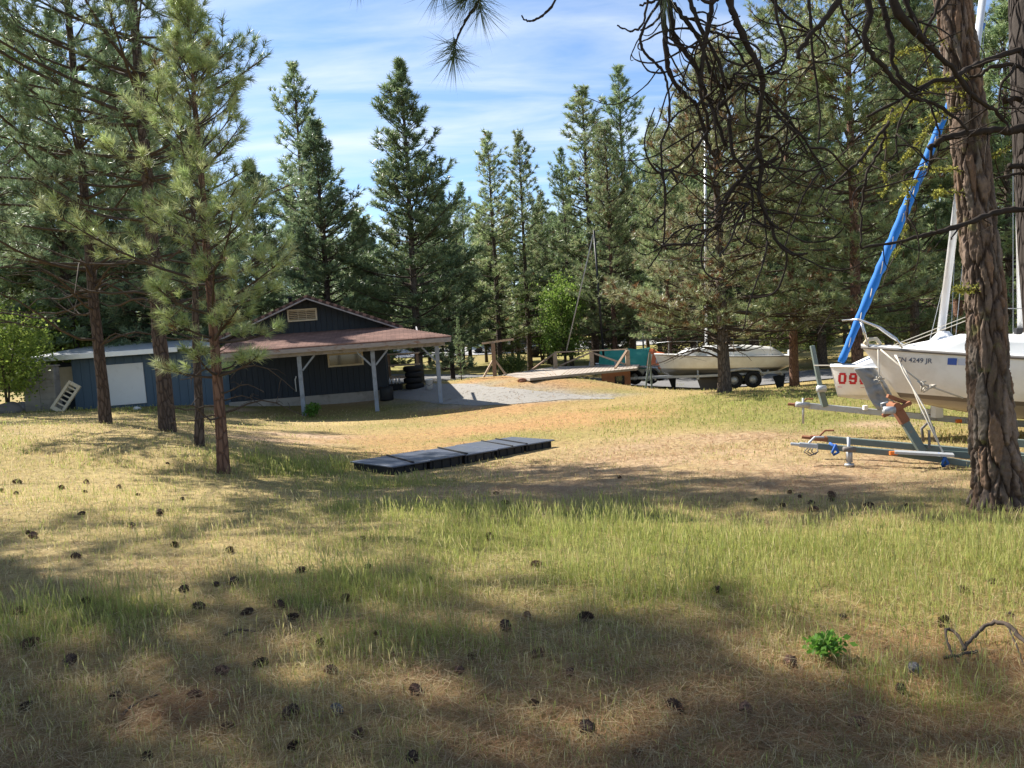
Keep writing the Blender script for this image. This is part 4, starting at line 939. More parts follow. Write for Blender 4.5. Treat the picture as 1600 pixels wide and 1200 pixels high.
# --- near trailers
def tongue(name, label, pts, wd, material, coup, cmat, ext=None):
    w0 = P(*pts[0]); t = thing(name, label, 'boat trailer', (w0.x, w0.y, g1(w0.x, w0.y))); q = [P(*p) - t.location for p in pts]
    for a, b in zip(q, q[1:]): MB().beam(a, b, wd, wd * 1.05).build('tongue', material, t, bevel=.006)
    d = (q[0] - q[1]).normalized(); c = MB()
    c.beam(q[0] - d * .02, q[0] + d * .22, wd * 1.15, wd * .8); c.beam(q[0] + d * .2, q[0] + d * .33, wd * 1.25, wd * .45); c.tube([q[0] + d * .1 + Vector((0, 0, .03)), q[0] + d * .02 + Vector((0, 0, .12)), q[0] - d * .1 + Vector((0, 0, .13))], .016, 6)
    c.build('coupler', cmat, t, bevel=.008); return t, q, d
tA, qA, dA = tongue('boat_trailer', 'grey green trailer with a rusty winch post under the white sailboat', [(1292, 686, 10.6), (1520, 706, 9.75), (1700, 722, 9.2)], .085, M['greensteel'], 1, M['rust'])
o = tA.location
wp0, wp1 = P(1442, 706, 9.98) - o, P(1411, 655, 10.05) - o
MB().beam(wp0, wp1, .10, .08, (0, 1, 0)).build('winch_post', M['greensteel'], tA, bevel=.006)
wh = MB(); wh.beam(wp1 + (wp1 - wp0).normalized() * -.05, wp1 + (wp1 - wp0).normalized() * .15, .12, .10, (0, 1, 0)); c = wp1 + (wp1 - wp0).normalized() * .18
wh.beam(c + Vector((-.20, -.04, -.10)), c + Vector((.18, -.04, .06)), .05, .05); wh.beam(c + Vector((-.10, .02, .16)), c + Vector((.20, .02, .03)), .06, .05); wh.tube([c + Vector((-.02, -.09, .02)), c + Vector((-.02, .12, .02))], .055, 12)
wh.build('winch_head', M['rust'], tA, bevel=.006)
wn_ = MB(); cc = P(1388, 641, 10.0) - o; wn_.tube([cc + Vector((-.06, 0, 0)), cc + Vector((.08, 0, 0))], .05, 14); wn_.tube([cc + Vector((-.09, -.02, .02)), cc + Vector((-.12, -.06, .1)), cc + Vector((-.05, -.1, .12))], .012, 6); wn_.build('winch_drum', M['galv'], tA, True)
MB().beam(P(1452, 700, 9.9) - o, P(1452, 672, 9.95) - o, .03, .03).build('strut', M['rub'], tA)
MB().tube([P(1443, 690, 10.3) - o, P(1440, 670, 10.3) - o, P(1450, 660, 10.3) - o, P(1458, 668, 10.3) - o, P(1462, 690, 10.25) - o], .02, 8).build('roller_arch', M['rub'], tA, True)
for k in (0, 1):
    pp_ = [P(1560, 690, 10.6 - k * 1.2) - o, P(1700, 700, 10.2 - k * 1.2) - o]; MB().beam(pp_[0], pp_[1], .09, .09).build('side_rail', M['greensteel'], tA)
tB, qB, dB = tongue('boat_trailer', 'low grey green trailer tongue with a silver coupler, nearest the camera', [(1276, 697, 10.1), (1400, 708, 9.72), (1530, 727, 9.3), (1720, 752, 8.7)], .072, M['greensteel'], 1, M['galv'])
o = tB.location
MB().beam(P(1398, 706, 9.62) - o, P(1490, 711, 9.35) - o, .16, .03).build('tongue_plate', M['galv'], tB)
jk = MB(); jb = P(1327, 728, 9.8); jt_ = P(1326, 683, 9.8); jk.tube([jb - o, jt_ - o], .022, 8); jk.beam(P(1327, 722, 9.8) - o, P(1327, 700, 9.8) - o, .06, .06, (0, 1, 0)); jk.tube([jb - o + Vector((0, 0, .0)), jb - o + Vector((0, 0, .03))], .06, 10); jk.build('jack', M['galv'], tB, True)
MB().tube([P(1318, 702, 9.75) - o, P(1336, 702, 9.75) - o], .035, 10).build('jack_clamp', M['rub'], tB, True)
ch = MB()
for k in range(3): ch.tube([P(1262 + k * 4, 700, 10.0) - o, P(1256 + k * 6, 706, 9.98) - o, P(1266 + k * 4, 712 - k, 9.98) - o, P(1278, 706, 9.97) - o, P(1277, 700, 9.99) - o], .009, 5)
ch.build('safety_chain', M['rub'], tB, True)
for q in ((1302, 699, 9.98), (1472, 716, 9.42)):
    c = P(*q) - o; b = MB(); b.tube([c + Vector((-.05, 0, .06)), c + Vector((.0, -.06, .02)), c + Vector((.04, -.06, -.06)), c + Vector((.0, .0, -.1)), c + Vector((-.04, -.06, -.06)), c + Vector((.01, -.07, .05))], .018, 6); b.build('blue_strap', M['bluestrap'], tB, True)
MB().box(P(1396, 708, 9.64) - o, (.10, .04, .05)).build('marker_light', M['amber'], tB, bevel=.006)
MB().beam(P(1470, 708, 9.9) - o, P(1720, 724, 9.0) - o, .07, .08).build('side_rail', M['greensteel'], tB)
tC, qC, dC = tongue('boat_trailer', 'silver trailer with a rusty coupler carrying the boat numbered 096', [(1262, 634, 13.4), (1380, 645, 12.9), (1508, 657, 12.4), (1700, 668, 11.8)], .095, M['galv'], 1, M['rust'])
o = tC.location
MB().beam(P(1289, 635, 13.25) - o, P(1282, 610, 13.25) - o, .10, .10, (0, 1, 0)).build('winch_post', M['greensteel'], tC, bevel=.008)
MB().beam(P(1283, 612, 13.25) - o, P(1269, 540, 13.3) - o, .07, .07, (0, 1, 0)).build('bow_post', M['greensteel'], tC, bevel=.008)
MB().tube([P(1277, 608, 13.15) - o, P(1290, 607, 13.15) - o], .06, 12).build('winch_drum', M['galv'], tC, True)
MB().tube([P(1272, 571, 13.2) - o, P(1298, 571, 13.0) - o], .012, 6).build('winch_strap', M['rope'], tC)
jk = MB(); jk.tube([P(1255, 662, 13.3) - o, P(1255, 622, 13.3) - o], .02, 8); jk.tube([P(1244, 632, 13.3) - o, P(1264, 633, 13.3) - o], .05, 10); jk.build('jack', M['galv'], tC, True)
for q, sz in (((1352, 637, 12.95), (.07, .07, .08)), ((1448, 643, 12.6), (.16, .1, .08)), ((1464, 643, 12.4), (.14, .14, .2)), ((1498, 658, 12.3), (.09, .05, .06))):
    MB().box(P(*q) - o, sz).build('bunk_pad' if q[0] != 1498 else 'marker_light', M['whitep'] if q[0] != 1498 else M['amber'], tC, bevel=.01)

# --- boats of the middle distance
def trailer(label, bow, psi, L, material=M['galv'], z0=.55):
    gl = g1(bow.x, bow.y); t = thing('boat_trailer', label, 'boat trailer', (bow.x, bow.y, gl), psi)
    MB().beam((-1.3, 0, z0), (L * .6, 0, z0), .1, .1).build('tongue', material, t)
    for sg in (-1, 1):
        MB().beam((-.1, 0, z0), (L * .3, sg * .75, z0), .09, .09).build('side_rail', material, t); MB().beam((L * .3, sg * .75, z0), (L * .95, sg * .75, z0), .09, .09).build('side_rail', material, t)
        for x in (L * .55, L * .55 + .72):
            wl_ = MB().lathe([(.17, -.09), (.30, -.09), (.33, -.06), (.33, .06), (.30, .09), (.17, .09), (.17, -.09)], 20); wo_ = wl_.build('wheel', M['rubber'], t, True); wo_.location = (x, sg * .95, .33); wo_.rotation_euler = (R(90), 0, 0)
            rm = MB().lathe([(0, -.05), (.17, -.05), (.17, .05), (0, .05)], 16).build('rim', M['galv'], wo_, True)
        MB().tube([(L * .55 - .4, sg * .95, .45), (L * .55 - .25, sg * .95, .70), (L * .55 + .36, sg * .95, .76), (L * .55 + .97, sg * .95, .70), (L * .55 + 1.12, sg * .95, .45)], .06, 6).build('fender', material, t, True)
        for x in (L * .3, L * .8): MB().beam((x, sg * .75, z0), (x, sg * .6, z0 + .5), .06, .06).build('bunk_post', material, t)
    for x in (.0, L * .3, L * .9): MB().beam((x, -.75 * (x > 0) - .02, z0 - .09), (x, .75 * (x > 0) + .02, z0 - .09), .08, .08).build('cross_bar', material, t)
    MB().beam((-.35, 0, z0), (-.1, 0, z0 + .95), .08, .08).build('winch_post', material, t)
    return t
mb_ = Boat('sailboat', 'white sailboat on a trailer behind the bushy pine', P(1022, 553, 31), R(-6), R(2), 5.4, 2.2, .5, 1.05, .35, hullmat('x', -5, 0, (.7,) * 3, (.7,) * 3))
mb_.hull.data.materials[0] = hullmat('white hull with dark bottom', mb_.h0 - .58, .05, (.10, .10, .10), (.35, .33, .3)); mb_.rail(.02)
mb_.cabin([(.9, .03), (1.3, .28), (2.2, .40), (3.6, .42), (4.6, .34), (5.0, .08)], .7); mb_.fin(1.7, 3.2, mb_.h0 - 1.75, .12, 'keel', M['rub']); mb_.fin(4.7, 5.2, mb_.h0 - 1.7, .06, 'rudder', M['blacksteel'])
for x in (1.6, 2.4, 3.2): MB().box((x, -mb_.B * .30, mb_.h0 + .12), (.35, .2, .10)).build('cabin_window', M['glass'], mb_.t, bevel=.02)
MB().tube([mb_.loc(P(1103, 545, 30.8)), mb_.loc(P(1102, 190, 31))], .055, 10).build('mast', M['alu'], mb_.t, True)
for x in (.5, 1.6, 3.0, 4.4): MB().tube([(x, -mb_.B * .42, mb_.h0 - .1), (x, -mb_.B * .42, mb_.h0 + .5)], .012, 6).build('stanchion', M['steel'], mb_.t)
MB().tube([(.1, -.1, mb_.h0 + .45), (.5, -mb_.B * .42, mb_.h0 + .5), (4.4, -mb_.B * .42, mb_.h0 + .48)], .010, 5).build('lifeline', M['wire'], mb_.t)
MB().box((5.35, -.3, mb_.h0 - .2), (.25, .3, .55)).build('outboard', M['galv'], mb_.t, bevel=.05)
trailer('silver trailer under the white sailboat behind the bushy pine', P(1022, 553, 31), R(-6), 5.4)
gb = Boat('sailboat', 'grey white boat under a teal and orange cover beside the ramp railing', P(930, 568, 35), R(-22), R(.5), 3.7, 1.9, .5, .85, .3, hullmat('y', -5, 0, (.7,) * 3, (.7,) * 3))
gb.hull.data.materials[0] = hullmat('pale grey hull with dark bottom', gb.h0 - .55, .04, (.09, .09, .10), (.3, .3, .3)); gb.rail(.02)
def tent(bt, x0, x1, h0, h1, material, name):
    V = []; xs = np.linspace(x0, x1, 8)
    for i, x in enumerate(xs):
        hw = bt.pt(x / bt.L, 0, 1)[1] + .06; h = h0 + (h1 - h0) * i / 7 + .03 * math.sin(i * 2.1); z = bt.pt(x / bt.L, 0, 1)[2]
        V += [(x, -hw, z - .14), (x, -hw * .5, z + h * .55 - .03 * (i % 2)), (x, 0, z + h), (x, hw * .5, z + h * .55), (x, hw, z - .14)]
    return MB().add(V, [(i * 5 + j, i * 5 + j + 1, i * 5 + j + 6, i * 5 + j + 5) for i in range(7) for j in range(4)] + [(0, 1, 2, 3, 4), (35, 36, 37, 38, 39)]).build(name, material, bt.t)
tent(gb, .25, 2.55, .66, .74, M['greentarp'], 'teal_cover'); tent(gb, 2.56, 3.65, .74, .30, M['orangetarp'], 'orange_cover')
gb.fin(3.35, 3.68, gb.h0 - 1.5, .06, 'rudder', M['blacksteel'])
MB().tube([gb.loc(P(943, 556, 34.4)), gb.loc(P(928, 360, 34.4))], .05, 10).build('mast', M['blacksteel'], gb.t, True)
MB().tube([gb.loc(P(927, 366, 34.4)), gb.loc(P(885, 548, 34.6))], .03, 6).build('rolled_stay', M['rope'], gb.t, True)
trailer('grey trailer under the boat with the teal and orange cover', P(930, 568, 35), R(-22), 3.7)
fr_ = G(1014, 27.5); fm = thing('mast_crutch', 'blue grey A shaped steel stand left of the white sailboat bow', 'stand', fr_)
for s1 in (-.16, .1): MB().beam((s1, 0, -.2), (.08, .05 * s1, 1.30), .06, .06, (0, 1, 0)).build('leg', M['greensteel'], fm)
MB().beam((-.12, 0, .3), (.1, 0, .3), .04, .04).build('cross_bar', M['greensteel'], fm)
pm = G(1008, 47); pmt = thing('flag_pole', 'thin grey pole standing beyond the orange cover', 'pole', pm)
MB().tube([(0, 0, -.2), (0, 0, 3.2)], [.06, .05], 8).build('shaft', M['galv'], pmt, True); MB().lathe([(0, 3.2), (.07, 3.2), (.07, 3.26), (0, 3.3)], 8).build('cap', M['galv'], pmt)

# --- cars parked far off
M['carwhite'] = painted('white car paint', (.70, .71, .72), (.64, .65, .66), 2, .25, spec=.5); M['cardark'] = painted('dark car paint', (.03, .04, .05), (.025, .03, .04), 2, .25, spec=.5); M['carblue'] = painted('pale blue car paint', (.35, .45, .58), (.3, .4, .52), 2, .25, spec=.5)
def car(label, loc, rz, pm, tall=1.0):
    t = thing('parked_car', label, 'car', loc, rz, 'cars parked on the far lot')
    prof = [(-2.2, .35), (-2.25, .75), (-2.1, .95), (-1.1, 1.02), (-.75, 1.08), (2.05, 1.05), (2.25, .9), (2.25, .35)]
    MB().prism([(x, -.86, z) for x, z in prof], (0, 1.72, 0)).build('body', pm, t, bevel=.08)
    cab = [(-1.05, 1.05), (-.45, 1.05 + .5 * tall), (1.5, 1.05 + .52 * tall), (2.0, 1.05)]; MB().prism([(x, -.76, z) for x, z in cab], (0, 1.52, 0)).build('cabin', pm, t, bevel=.06)
    for y in (-.775, .745): MB().prism([(-.85, y, 1.08), (-.40, y, 1.0 + .47 * tall), (1.4, y, 1.0 + .48 * tall), (1.75, y, 1.08)], (0, .03, 0)).build('side_window', M['glass'], t)
    for x in (-1.4, 1.4):
        for y in (-.80, .80):
            o = MB().lathe([(0, -.1), (.2, -.1), (.31, -.1), (.34, -.06), (.34, .06), (.31, .1), (0, .1)], 18).build('wheel', M['rubber'], t, True); o.location = (x, y, .34); o.rotation_euler = (R(90), 0, 0)
    for y in (-.6, .6): MB().box((-2.24, y, .75), (.04, .25, .12)).build('headlight', M['whitep'], t, bevel=.01)
    return t
car('white car parked on the far lot left of the dark one', G(806, 77), R(12), M['carwhite'])
car('dark tall car on the far lot between pine trunks', G(838, 74), R(150), M['cardark'], 1.35)
car('dark car in the shade right of the tall one on the far lot', G(862, 70), R(5), M['cardark'])
car('pale blue car on the far lot behind the wooden rail stand', G(772, 78), R(8), M['carblue'], 1.2)

# ------------------------------------------------------------------ big rough barked trunk
def f_bigbark(t):
    a = N(t, 'ShaderNodeAttribute', attribute_name='Col'); v = ocoord(t, (1, 1, .55)); n = noise(t, v, 32, 7, .7)
    r = ramp(t, [(.3, (.6, .58, .56)), (.7, (1.3, 1.28, 1.25))]); t.links.new(n.outputs['Fac'], r.inputs[0]); c = mixc(t, .9, a, r, 'MULTIPLY')
    n2 = noise(t, ocoord(t), 5, 5, .6); r2 = ramp(t, [(.60, (0, 0, 0)), (.72, (.7, .7, .7))]); t.links.new(n2.outputs['Fac'], r2.inputs[0]); c = mixc(t, r2, c, (.17, .165, .06))
    return bsdf(t, c, .95, bump=n, bstr=.8, bdist=.008, spec=.08)
M['bigbark'] = mat('plated ponderosa bark', f_bigbark)
base = P(1563, 785, 6.3); bz = g1(base.x, base.y); big = thing('pine_tree', 'large rough barked pine trunk with lichen, standing right in front of the sailboats', 'pine tree', (base.x, base.y, bz))
ctr = [P(px, py, 6.3) for px, py in ((1566, 800), (1563, 775), (1553, 700), (1545, 600), (1538, 450), (1523, 300), (1509, 150), (1489, 0))]
hw = [54, 41, 33, 29.5, 27, 25.5, 24.5, 24]
cz = [c.z - bz for c in ctr]; cx = [c.x - base.x for c in ctr]; cr2 = [h * 6.3 / FPX for h in hw]
cz = [-.5] + cz + [9.0, 15.5]; cx = [cx[0]] + cx + [cx[-1] - .75, cx[-1] - 1.3]; cr2 = [cr2[0] * 1.15] + cr2 + [.10, .02]
na = 200; zr = np.concatenate([np.arange(-.5, 5.2, .0095), np.arange(5.2, 15.5, .12)]); TH = np.linspace(0, 2 * np.pi, na, False)
T2, Z2 = np.meshgrid(TH, zr); RR = np.interp(Z2, cz, cr2); Rm = .23
U = T2 * Rm + .07 * (fbm(np.cos(T2) * 3 + 5, Z2 * 4, 3) - .5) + .05 * (fbm(np.cos(T2) * 8 + 3, Z2 * 11 + np.sin(T2) * 8, 13) - .5); Vv = Z2 * .31 + .07 * (fbm(np.cos(T2) * 4 + 9, np.sin(T2) * 4 + Z2 * 3, 8) - .5)
rs = np.random.RandomState(5); ns = 520; su = rs.uniform(0, 2 * np.pi * Rm, ns); sv = rs.uniform(-.3, 2.0, ns)
kd = KDTree(ns * 3)
for i in range(ns):
    for k in (-1, 0, 1): kd.insert((su[i] + k * 2 * np.pi * Rm, sv[i], 0), i)
kd.balance(); est = rs.uniform(.0, 1.0, (64, 64)); est = np.where(est < .18, .1, .35 + .65 * est)
E = np.ones(T2.size); ID = np.zeros(T2.size, int); ST = np.ones(T2.size)
for i, (a, b) in enumerate(zip(U.ravel(), Vv.ravel())):
    if b > 1.85: continue
    (p, i0, d0), (q, i1, d1) = kd.find_n((a, b, 0), 2); E[i] = d1 - d0; ID[i] = i0; ST[i] = est[min(i0, i1) % 64, max(i0, i1) % 64]
ST = ST.reshape(T2.shape); E = E.reshape(T2.shape); ID = ID.reshape(T2.shape)
e = np.clip(E / .030, 0, 1); e = e * e * (3 - 2 * e); e = 1 - (1 - e) * ST; ph = rs.uniform(-1, 1, ns)[ID]
lay = np.floor((E + .012 * fbm(U * 30, Z2 * 16, 6, 3)) / .011) * .0026
disp = -.040 * (1 - e) + .008 * ph * e + np.minimum(lay, .008) + .026 * (fbm(U * 45, Z2 * 30, 2, 5) - .5)
RRd = RR + disp * np.clip(RR / .2, 0, 1); Xb = np.interp(Z2, cz, cx) + RRd * np.cos(T2); Yb = RRd * np.sin(T2)
pc = np.array([(.155, .115, .088), (.18, .135, .108), (.125, .092, .072), (.185, .122, .085), (.16, .132, .11)])[rs.randint(0, 5, ns)][ID] * (1 + .15 * ph)[..., None]
Cb = pc * e[..., None] + np.array((.042, .030, .025)) * (1 - e[..., None])
nr = len(zr); idx = np.arange(nr * na).reshape(nr, na); F = np.stack([idx[:-1], np.roll(idx[:-1], -1, 1), np.roll(idx[1:], -1, 1), idx[1:]], -1).reshape(-1, 4)
link('trunk', mesh_np('trunk', np.stack([Xb, Yb, Z2], -1).reshape(-1, 3), F, M['bigbark'], Cb.reshape(-1, 3), True), big)
_, brm, crm = pine_meshes(61, 17, .2, .50, 2.4, M['bark'], 'mid', whorl=.6, nb=5, twigs=14, step=.22, nn=16, nlen=.22, nwid=.018, dead=0)
for nm, me in (('branches', brm), ('crown', crm)): link(nm, me, big).location = (cx[-4] - .5, 0, 0)

def smooth(pts, k=6):
    pts = [Vector(p) for p in pts]; out = []
    for i in range(len(pts) - 1):
        p0, p1, p2, p3 = pts[max(i - 1, 0)], pts[i], pts[i + 1], pts[min(i + 2, len(pts) - 1)]
        for j in range(k):
            t = j / k; out.append(.5 * ((2 * p1) + (p2 - p0) * t + (2 * p0 - 5 * p1 + 4 * p2 - p3) * t * t + (3 * p1 - p0 - 3 * p2 + p3) * t ** 3))
    out.append(pts[-1]); return out
def limb(mb, pts, r0, r1, n=6, seed=0, knob=.2):
    r0, r1 = r0 * .8, r1 * .8
    q = smooth(pts); rs = np.random.RandomState(seed); k = len(q)
    mb.tube([p + Vector(rs.normal(0, r1 * .38, 3)) for p in q], [(r0 + (r1 - r0) * i / (k - 1)) * (1 + rs.uniform(-knob, knob)) for i in range(k)], n)
    return q
M['lichenleaf'] = leafmat('lichen tufts', .15, .9, .05)
lv, lc = [], []
def lichen(q, rs, dens, r, cover=.75):
    cover = cover * .7; r = r * .7
    for i in range(len(q) - 1):
        if rs.rand() > cover: continue
        for _ in range(dens):
            c = np.array(q[i].lerp(q[i + 1], rs.rand())) + rs.normal(0, r, 3); d = unit(rs.normal(size=3)); s_ = unit(np.cross(d, rs.normal(size=3))); L = rs.uniform(.010, .026)
            lv.extend([c - s_ * L * .35, c + s_ * L * .35, c + d * L]); col = np.array(((.36, .35, .07), (.42, .40, .10), (.28, .30, .07))[rs.randint(3)]) * rs.uniform(.7, 1.2); lc.extend([col] * 3)
lb = MB(); rs = np.random.RandomState(19)
LB = [([(1512, 135, 6.3), (1478, 128, 6.1), (1455, 120, 6.0), (1440, 45, 5.9)], .012, .5), ([(1512, 150, 6.3), (1470, 60, 6.2), (1440, 34, 6.1)], .010, .3),
      ([(1455, 120, 6.0), (1444, 80, 6.0), (1425, 78, 5.9), (1405, 84, 5.8), (1396, 100, 5.8)], .008, .9), ([(1520, 180, 6.3), (1490, 125, 6.1), (1465, 125, 6.0), (1438, 128, 5.9)], .012, .95),
      ([(1516, 118, 6.2), (1480, 130, 6.1), (1450, 126, 6.0), (1432, 135, 6)], .012, .9), ([(1520, 135, 6.25), (1475, 138, 6.0), (1452, 145, 5.9), (1425, 158, 5.8), (1412, 170, 5.75), (1395, 185, 5.7)], .014, .9),
      ([(1395, 170, 5.7), (1390, 185, 5.65), (1385, 195, 5.6), (1372, 215, 5.6), (1352, 240, 5.55), (1343, 268, 5.5)], .012, .8), ([(1515, 165, 6.2), (1478, 175, 6.1), (1455, 183, 6.0), (1437, 188, 5.95)], .010, .95),
      ([(1480, 180, 6.1), (1465, 188, 6.05), (1452, 197, 6.0), (1442, 212, 5.95), (1428, 232, 5.9), (1410, 250, 5.85)], .012, .85), ([(1525, 275, 6.3), (1495, 265, 6.2), (1468, 266, 6.1), (1445, 262, 6.0), (1420, 270, 5.9)], .011, .7),
      ([(1440, 262, 6.0), (1430, 282, 5.95), (1418, 300, 5.9), (1395, 318, 5.85)], .008, .8), ([(1385, 212, 5.7), (1384, 240, 5.7), (1381, 270, 5.7), (1386, 290, 5.7), (1378, 305, 5.7)], .007, .8),
      ([(1530, 305, 6.3), (1485, 300, 6.2), (1462, 303, 6.1)], .014, .9), ([(1535, 452, 6.3), (1512, 452, 6.15), (1497, 452, 6.05)], .022, .95), 
      ([(1415, 330, 5.9), (1416, 355, 5.9), (1408, 380, 5.9), (1388, 420, 5.9), (1378, 450, 5.9)], .007, .5), ([(1420, 300, 5.9), (1416, 330, 5.9)], .007, .4)]
for i, (pl, r, cv) in enumerate(LB):
    q = limb(lb, [P(*p) - big.location for p in pl], r, r * .45, 6, i); lichen(q, rs, 26 if r < .012 else 40, r * 1.5, cv)
for c0 in ((1462, 303, 6.1), (1470, 302, 6.12), (1395, 385, 5.9), (1572, 352, 6.0), (1412, 288, 5.9)):
    c = P(*c0) - big.location; lichen([c, c + Vector((.06, 0, 0.01))], rs, 120, .022, 1.)
lb.build('lichen_branches', M['branch'], big, True); lb2 = MB(); lichen(limb(lb2, [P(*p) - big.location for p in ((1545, 246, 6.3), (1560, 240, 6.3), (1585, 225, 6.2), (1600, 215, 6.2))], .012, .006, 6, 77), rs, 40, .018, .7); lb2.build('side_branch', M['branch'], big, True)
link('lichen', mesh_np('lichen', np.array(lv), np.arange(len(lv)).reshape(-1, 3), M['lichenleaf'], np.array(lc)), big)

# ------------------------------------------------------------------ near pine at the right edge with its dead limbs
nt0 = P(1690, 1010, 4.3); ntz = g1(nt0.x, nt0.y); ntree = thing('pine_tree', 'near pine at the right edge with dead drooping limbs across the upper right', 'pine tree', (nt0.x, nt0.y, ntz)); o = ntree.location
tr = MB(); q = smooth([Vector((nt0.x, nt0.y, ntz - .3)) - o, P(1668, 750, 4.3) - o, P(1645, 500, 4.3) - o, P(1630, 310, 4.3) - o, P(1619, 100, 4.3) - o, P(1612, -100, 4.3) - o, P(1600, -700, 4.3) - o], 12)
tr.tube(q, [.16 - .055 * i / (len(q) - 1) for i in range(len(q))], 20); M['shadebark'] = barkmat('bark darkened for shade', (.036, .026, .021), (.026, .019, .016), 26, .3, .02); tr.build('trunk', M['shadebark'], ntree, True)  # bark colour darkened to carry the shade on this trunk
LIMBS = [([(1612, 200, 4.3), (1575, 203, 4.2), (1530, 205, 4.15), (1490, 212, 4.1), (1470, 218, 4.1), (1452, 232, 4.1)], .030, .016),
         ([(1632, 330, 4.3), (1590, 327, 4.25), (1550, 334, 4.2), (1515, 348, 4.15), (1470, 362, 4.1), (1450, 366, 4.1), (1400, 378, 4.05), (1345, 388, 4.0)], .024, .008),
         ([(1614, 74, 4.3), (1560, 88, 4.2), (1520, 104, 4.1), (1488, 122, 4.0), (1450, 130, 3.95), (1400, 160, 3.9), (1355, 182, 3.9)], .024, .008),
         ([(1345, -30, 3.8), (1360, 20, 3.8), (1350, 55, 3.8), (1362, 85, 3.8), (1385, 110, 3.82), (1420, 150, 3.85), (1455, 160, 3.9), (1490, 182, 3.9), (1512, 205, 3.9)], .020, .008),
         ([(1368, -30, 3.9), (1382, 20, 3.9), (1392, 60, 3.9), (1396, 100, 3.9), (1412, 130, 3.9), (1440, 148, 3.95)], .018, .010),
         ([(1385, -30, 3.7), (1405, 20, 3.7), (1430, 50, 3.75), (1455, 75, 3.8), (1490, 110, 3.85), (1520, 150, 3.9), (1560, 178, 4.0), (1578, 205, 4.0)], .026, .009),
         ([(1410, -20, 3.8), (1425, 25, 3.8), (1440, 55, 3.85), (1460, 72, 3.9)], .016, .010),
         ([(1612, 110, 4.3), (1580, 102, 4.25), (1548, 105, 4.2), (1532, 118, 4.2), (1515, 120, 4.2)], .016, .008), ([(1585, 103, 4.25), (1580, 115, 4.2), (1565, 130, 4.2), (1562, 160, 4.2), (1560, 172, 4.2)], .012, .005),
         ([(1614, 153, 4.3), (1590, 154, 4.25), (1567, 153, 4.2)], .022, .018), ([(1620, 258, 4.3), (1600, 260, 4.25), (1577, 260, 4.2)], .020, .016), ([(1615, 268, 4.3), (1590, 272, 4.25), (1556, 278, 4.2)], .012, .006),
         ([(1320, -20, 3.6), (1290, 30, 3.6), (1266, 55, 3.6), (1245, 92, 3.6)], .018, .012), ([(1262, -20, 3.7), (1267, 40, 3.7), (1270, 90, 3.7), (1276, 130, 3.7), (1281, 190, 3.7), (1278, 225, 3.7)], .011, .005),
         ([(1212, -15, 3.6), (1214, 30, 3.6), (1225, 60, 3.6), (1228, 85, 3.6), (1220, 108, 3.6), (1206, 116, 3.6), (1199, 111, 3.6)], .010, .005),
         ([(1200, -10, 3.8), (1225, 22, 3.8), (1260, 45, 3.8), (1285, 65, 3.8), (1292, 90, 3.8)], .010, .004),
         ([(1310, -10, 3.9), (1318, 22, 3.9), (1338, 50, 3.9), (1352, 80, 3.9), (1350, 110, 3.9)], .008, .004), ([(1470, -10, 3.9), (1462, 20, 3.9), (1445, 50, 3.9), (1450, 75, 3.9), (1462, 80, 3.9)], .012, .006),
         ([(1490, -10, 4.0), (1470, 15, 4.0), (1455, 22, 4.0)], .012, .008), ([(1300, 290, 3.9), (1322, 270, 3.9), (1345, 248, 3.9), (1372, 215, 3.9), (1390, 190, 3.9)], .008, .012), ([(1345, 388, 4.0), (1346, 340, 4.0), (1352, 280, 3.95), (1372, 240, 3.95), (1385, 205, 3.9)], .006, .010),
         ([(1455, 130, 3.95), (1430, 150, 3.9), (1410, 180, 3.9), (1400, 215, 3.9), (1404, 250, 3.9)], .009, .004), ([(1452, 160, 4.1), (1462, 190, 4.1), (1468, 215, 4.1), (1464, 240, 4.1), (1450, 262, 4.1)], .008, .004), ([(1455, 232, 4.1), (1452, 260, 4.1), (1446, 275, 4.1)], .010, .005),
         ([(1420, 312, 4.05), (1418, 340, 4.05), (1424, 360, 4.1)], .006, .005), ([(1520, 150, 3.9), (1540, 165, 3.95), (1556, 172, 4.0), (1575, 195, 4.1)], .010, .005)]
ALLQ = []
rs = np.random.RandomState(92)
for i, (pl, r0, r1) in enumerate(LIMBS):
    mbx = MB(); q = limb(mbx, [P(*p) - o for p in pl], r0, r1, 8, i); ALLQ.append((q, r1))
    for k in range(max(2, int(len(q) * .18))):
        j0 = rs.randint(len(q) // 3, len(q) - 1); p = Vector(q[j0]); a = rs.uniform(0, 6.28)
        d = Vector((math.cos(a), math.sin(a) * .6, rs.uniform(-.9, .3))).normalized(); L = rs.uniform(.08, .36); n_ = 10; cu = Vector(rs.normal(0, 1, 3)) * rs.uniform(.03, .16); pts = [p.copy()]
        for j in range(n_):
            d = (d + cu.cross(d) * .9 + Vector(rs.normal(0, .08, 3))).normalized(); p = p + d * L / n_; pts.append(p.copy())
        r = rs.uniform(.003, .006); mbx.tube(pts, [r * (1 - .6 * j / n_) for j in range(n_ + 1)], 5)
    mbx.build('dead_limb', M['twig'], ntree, True)
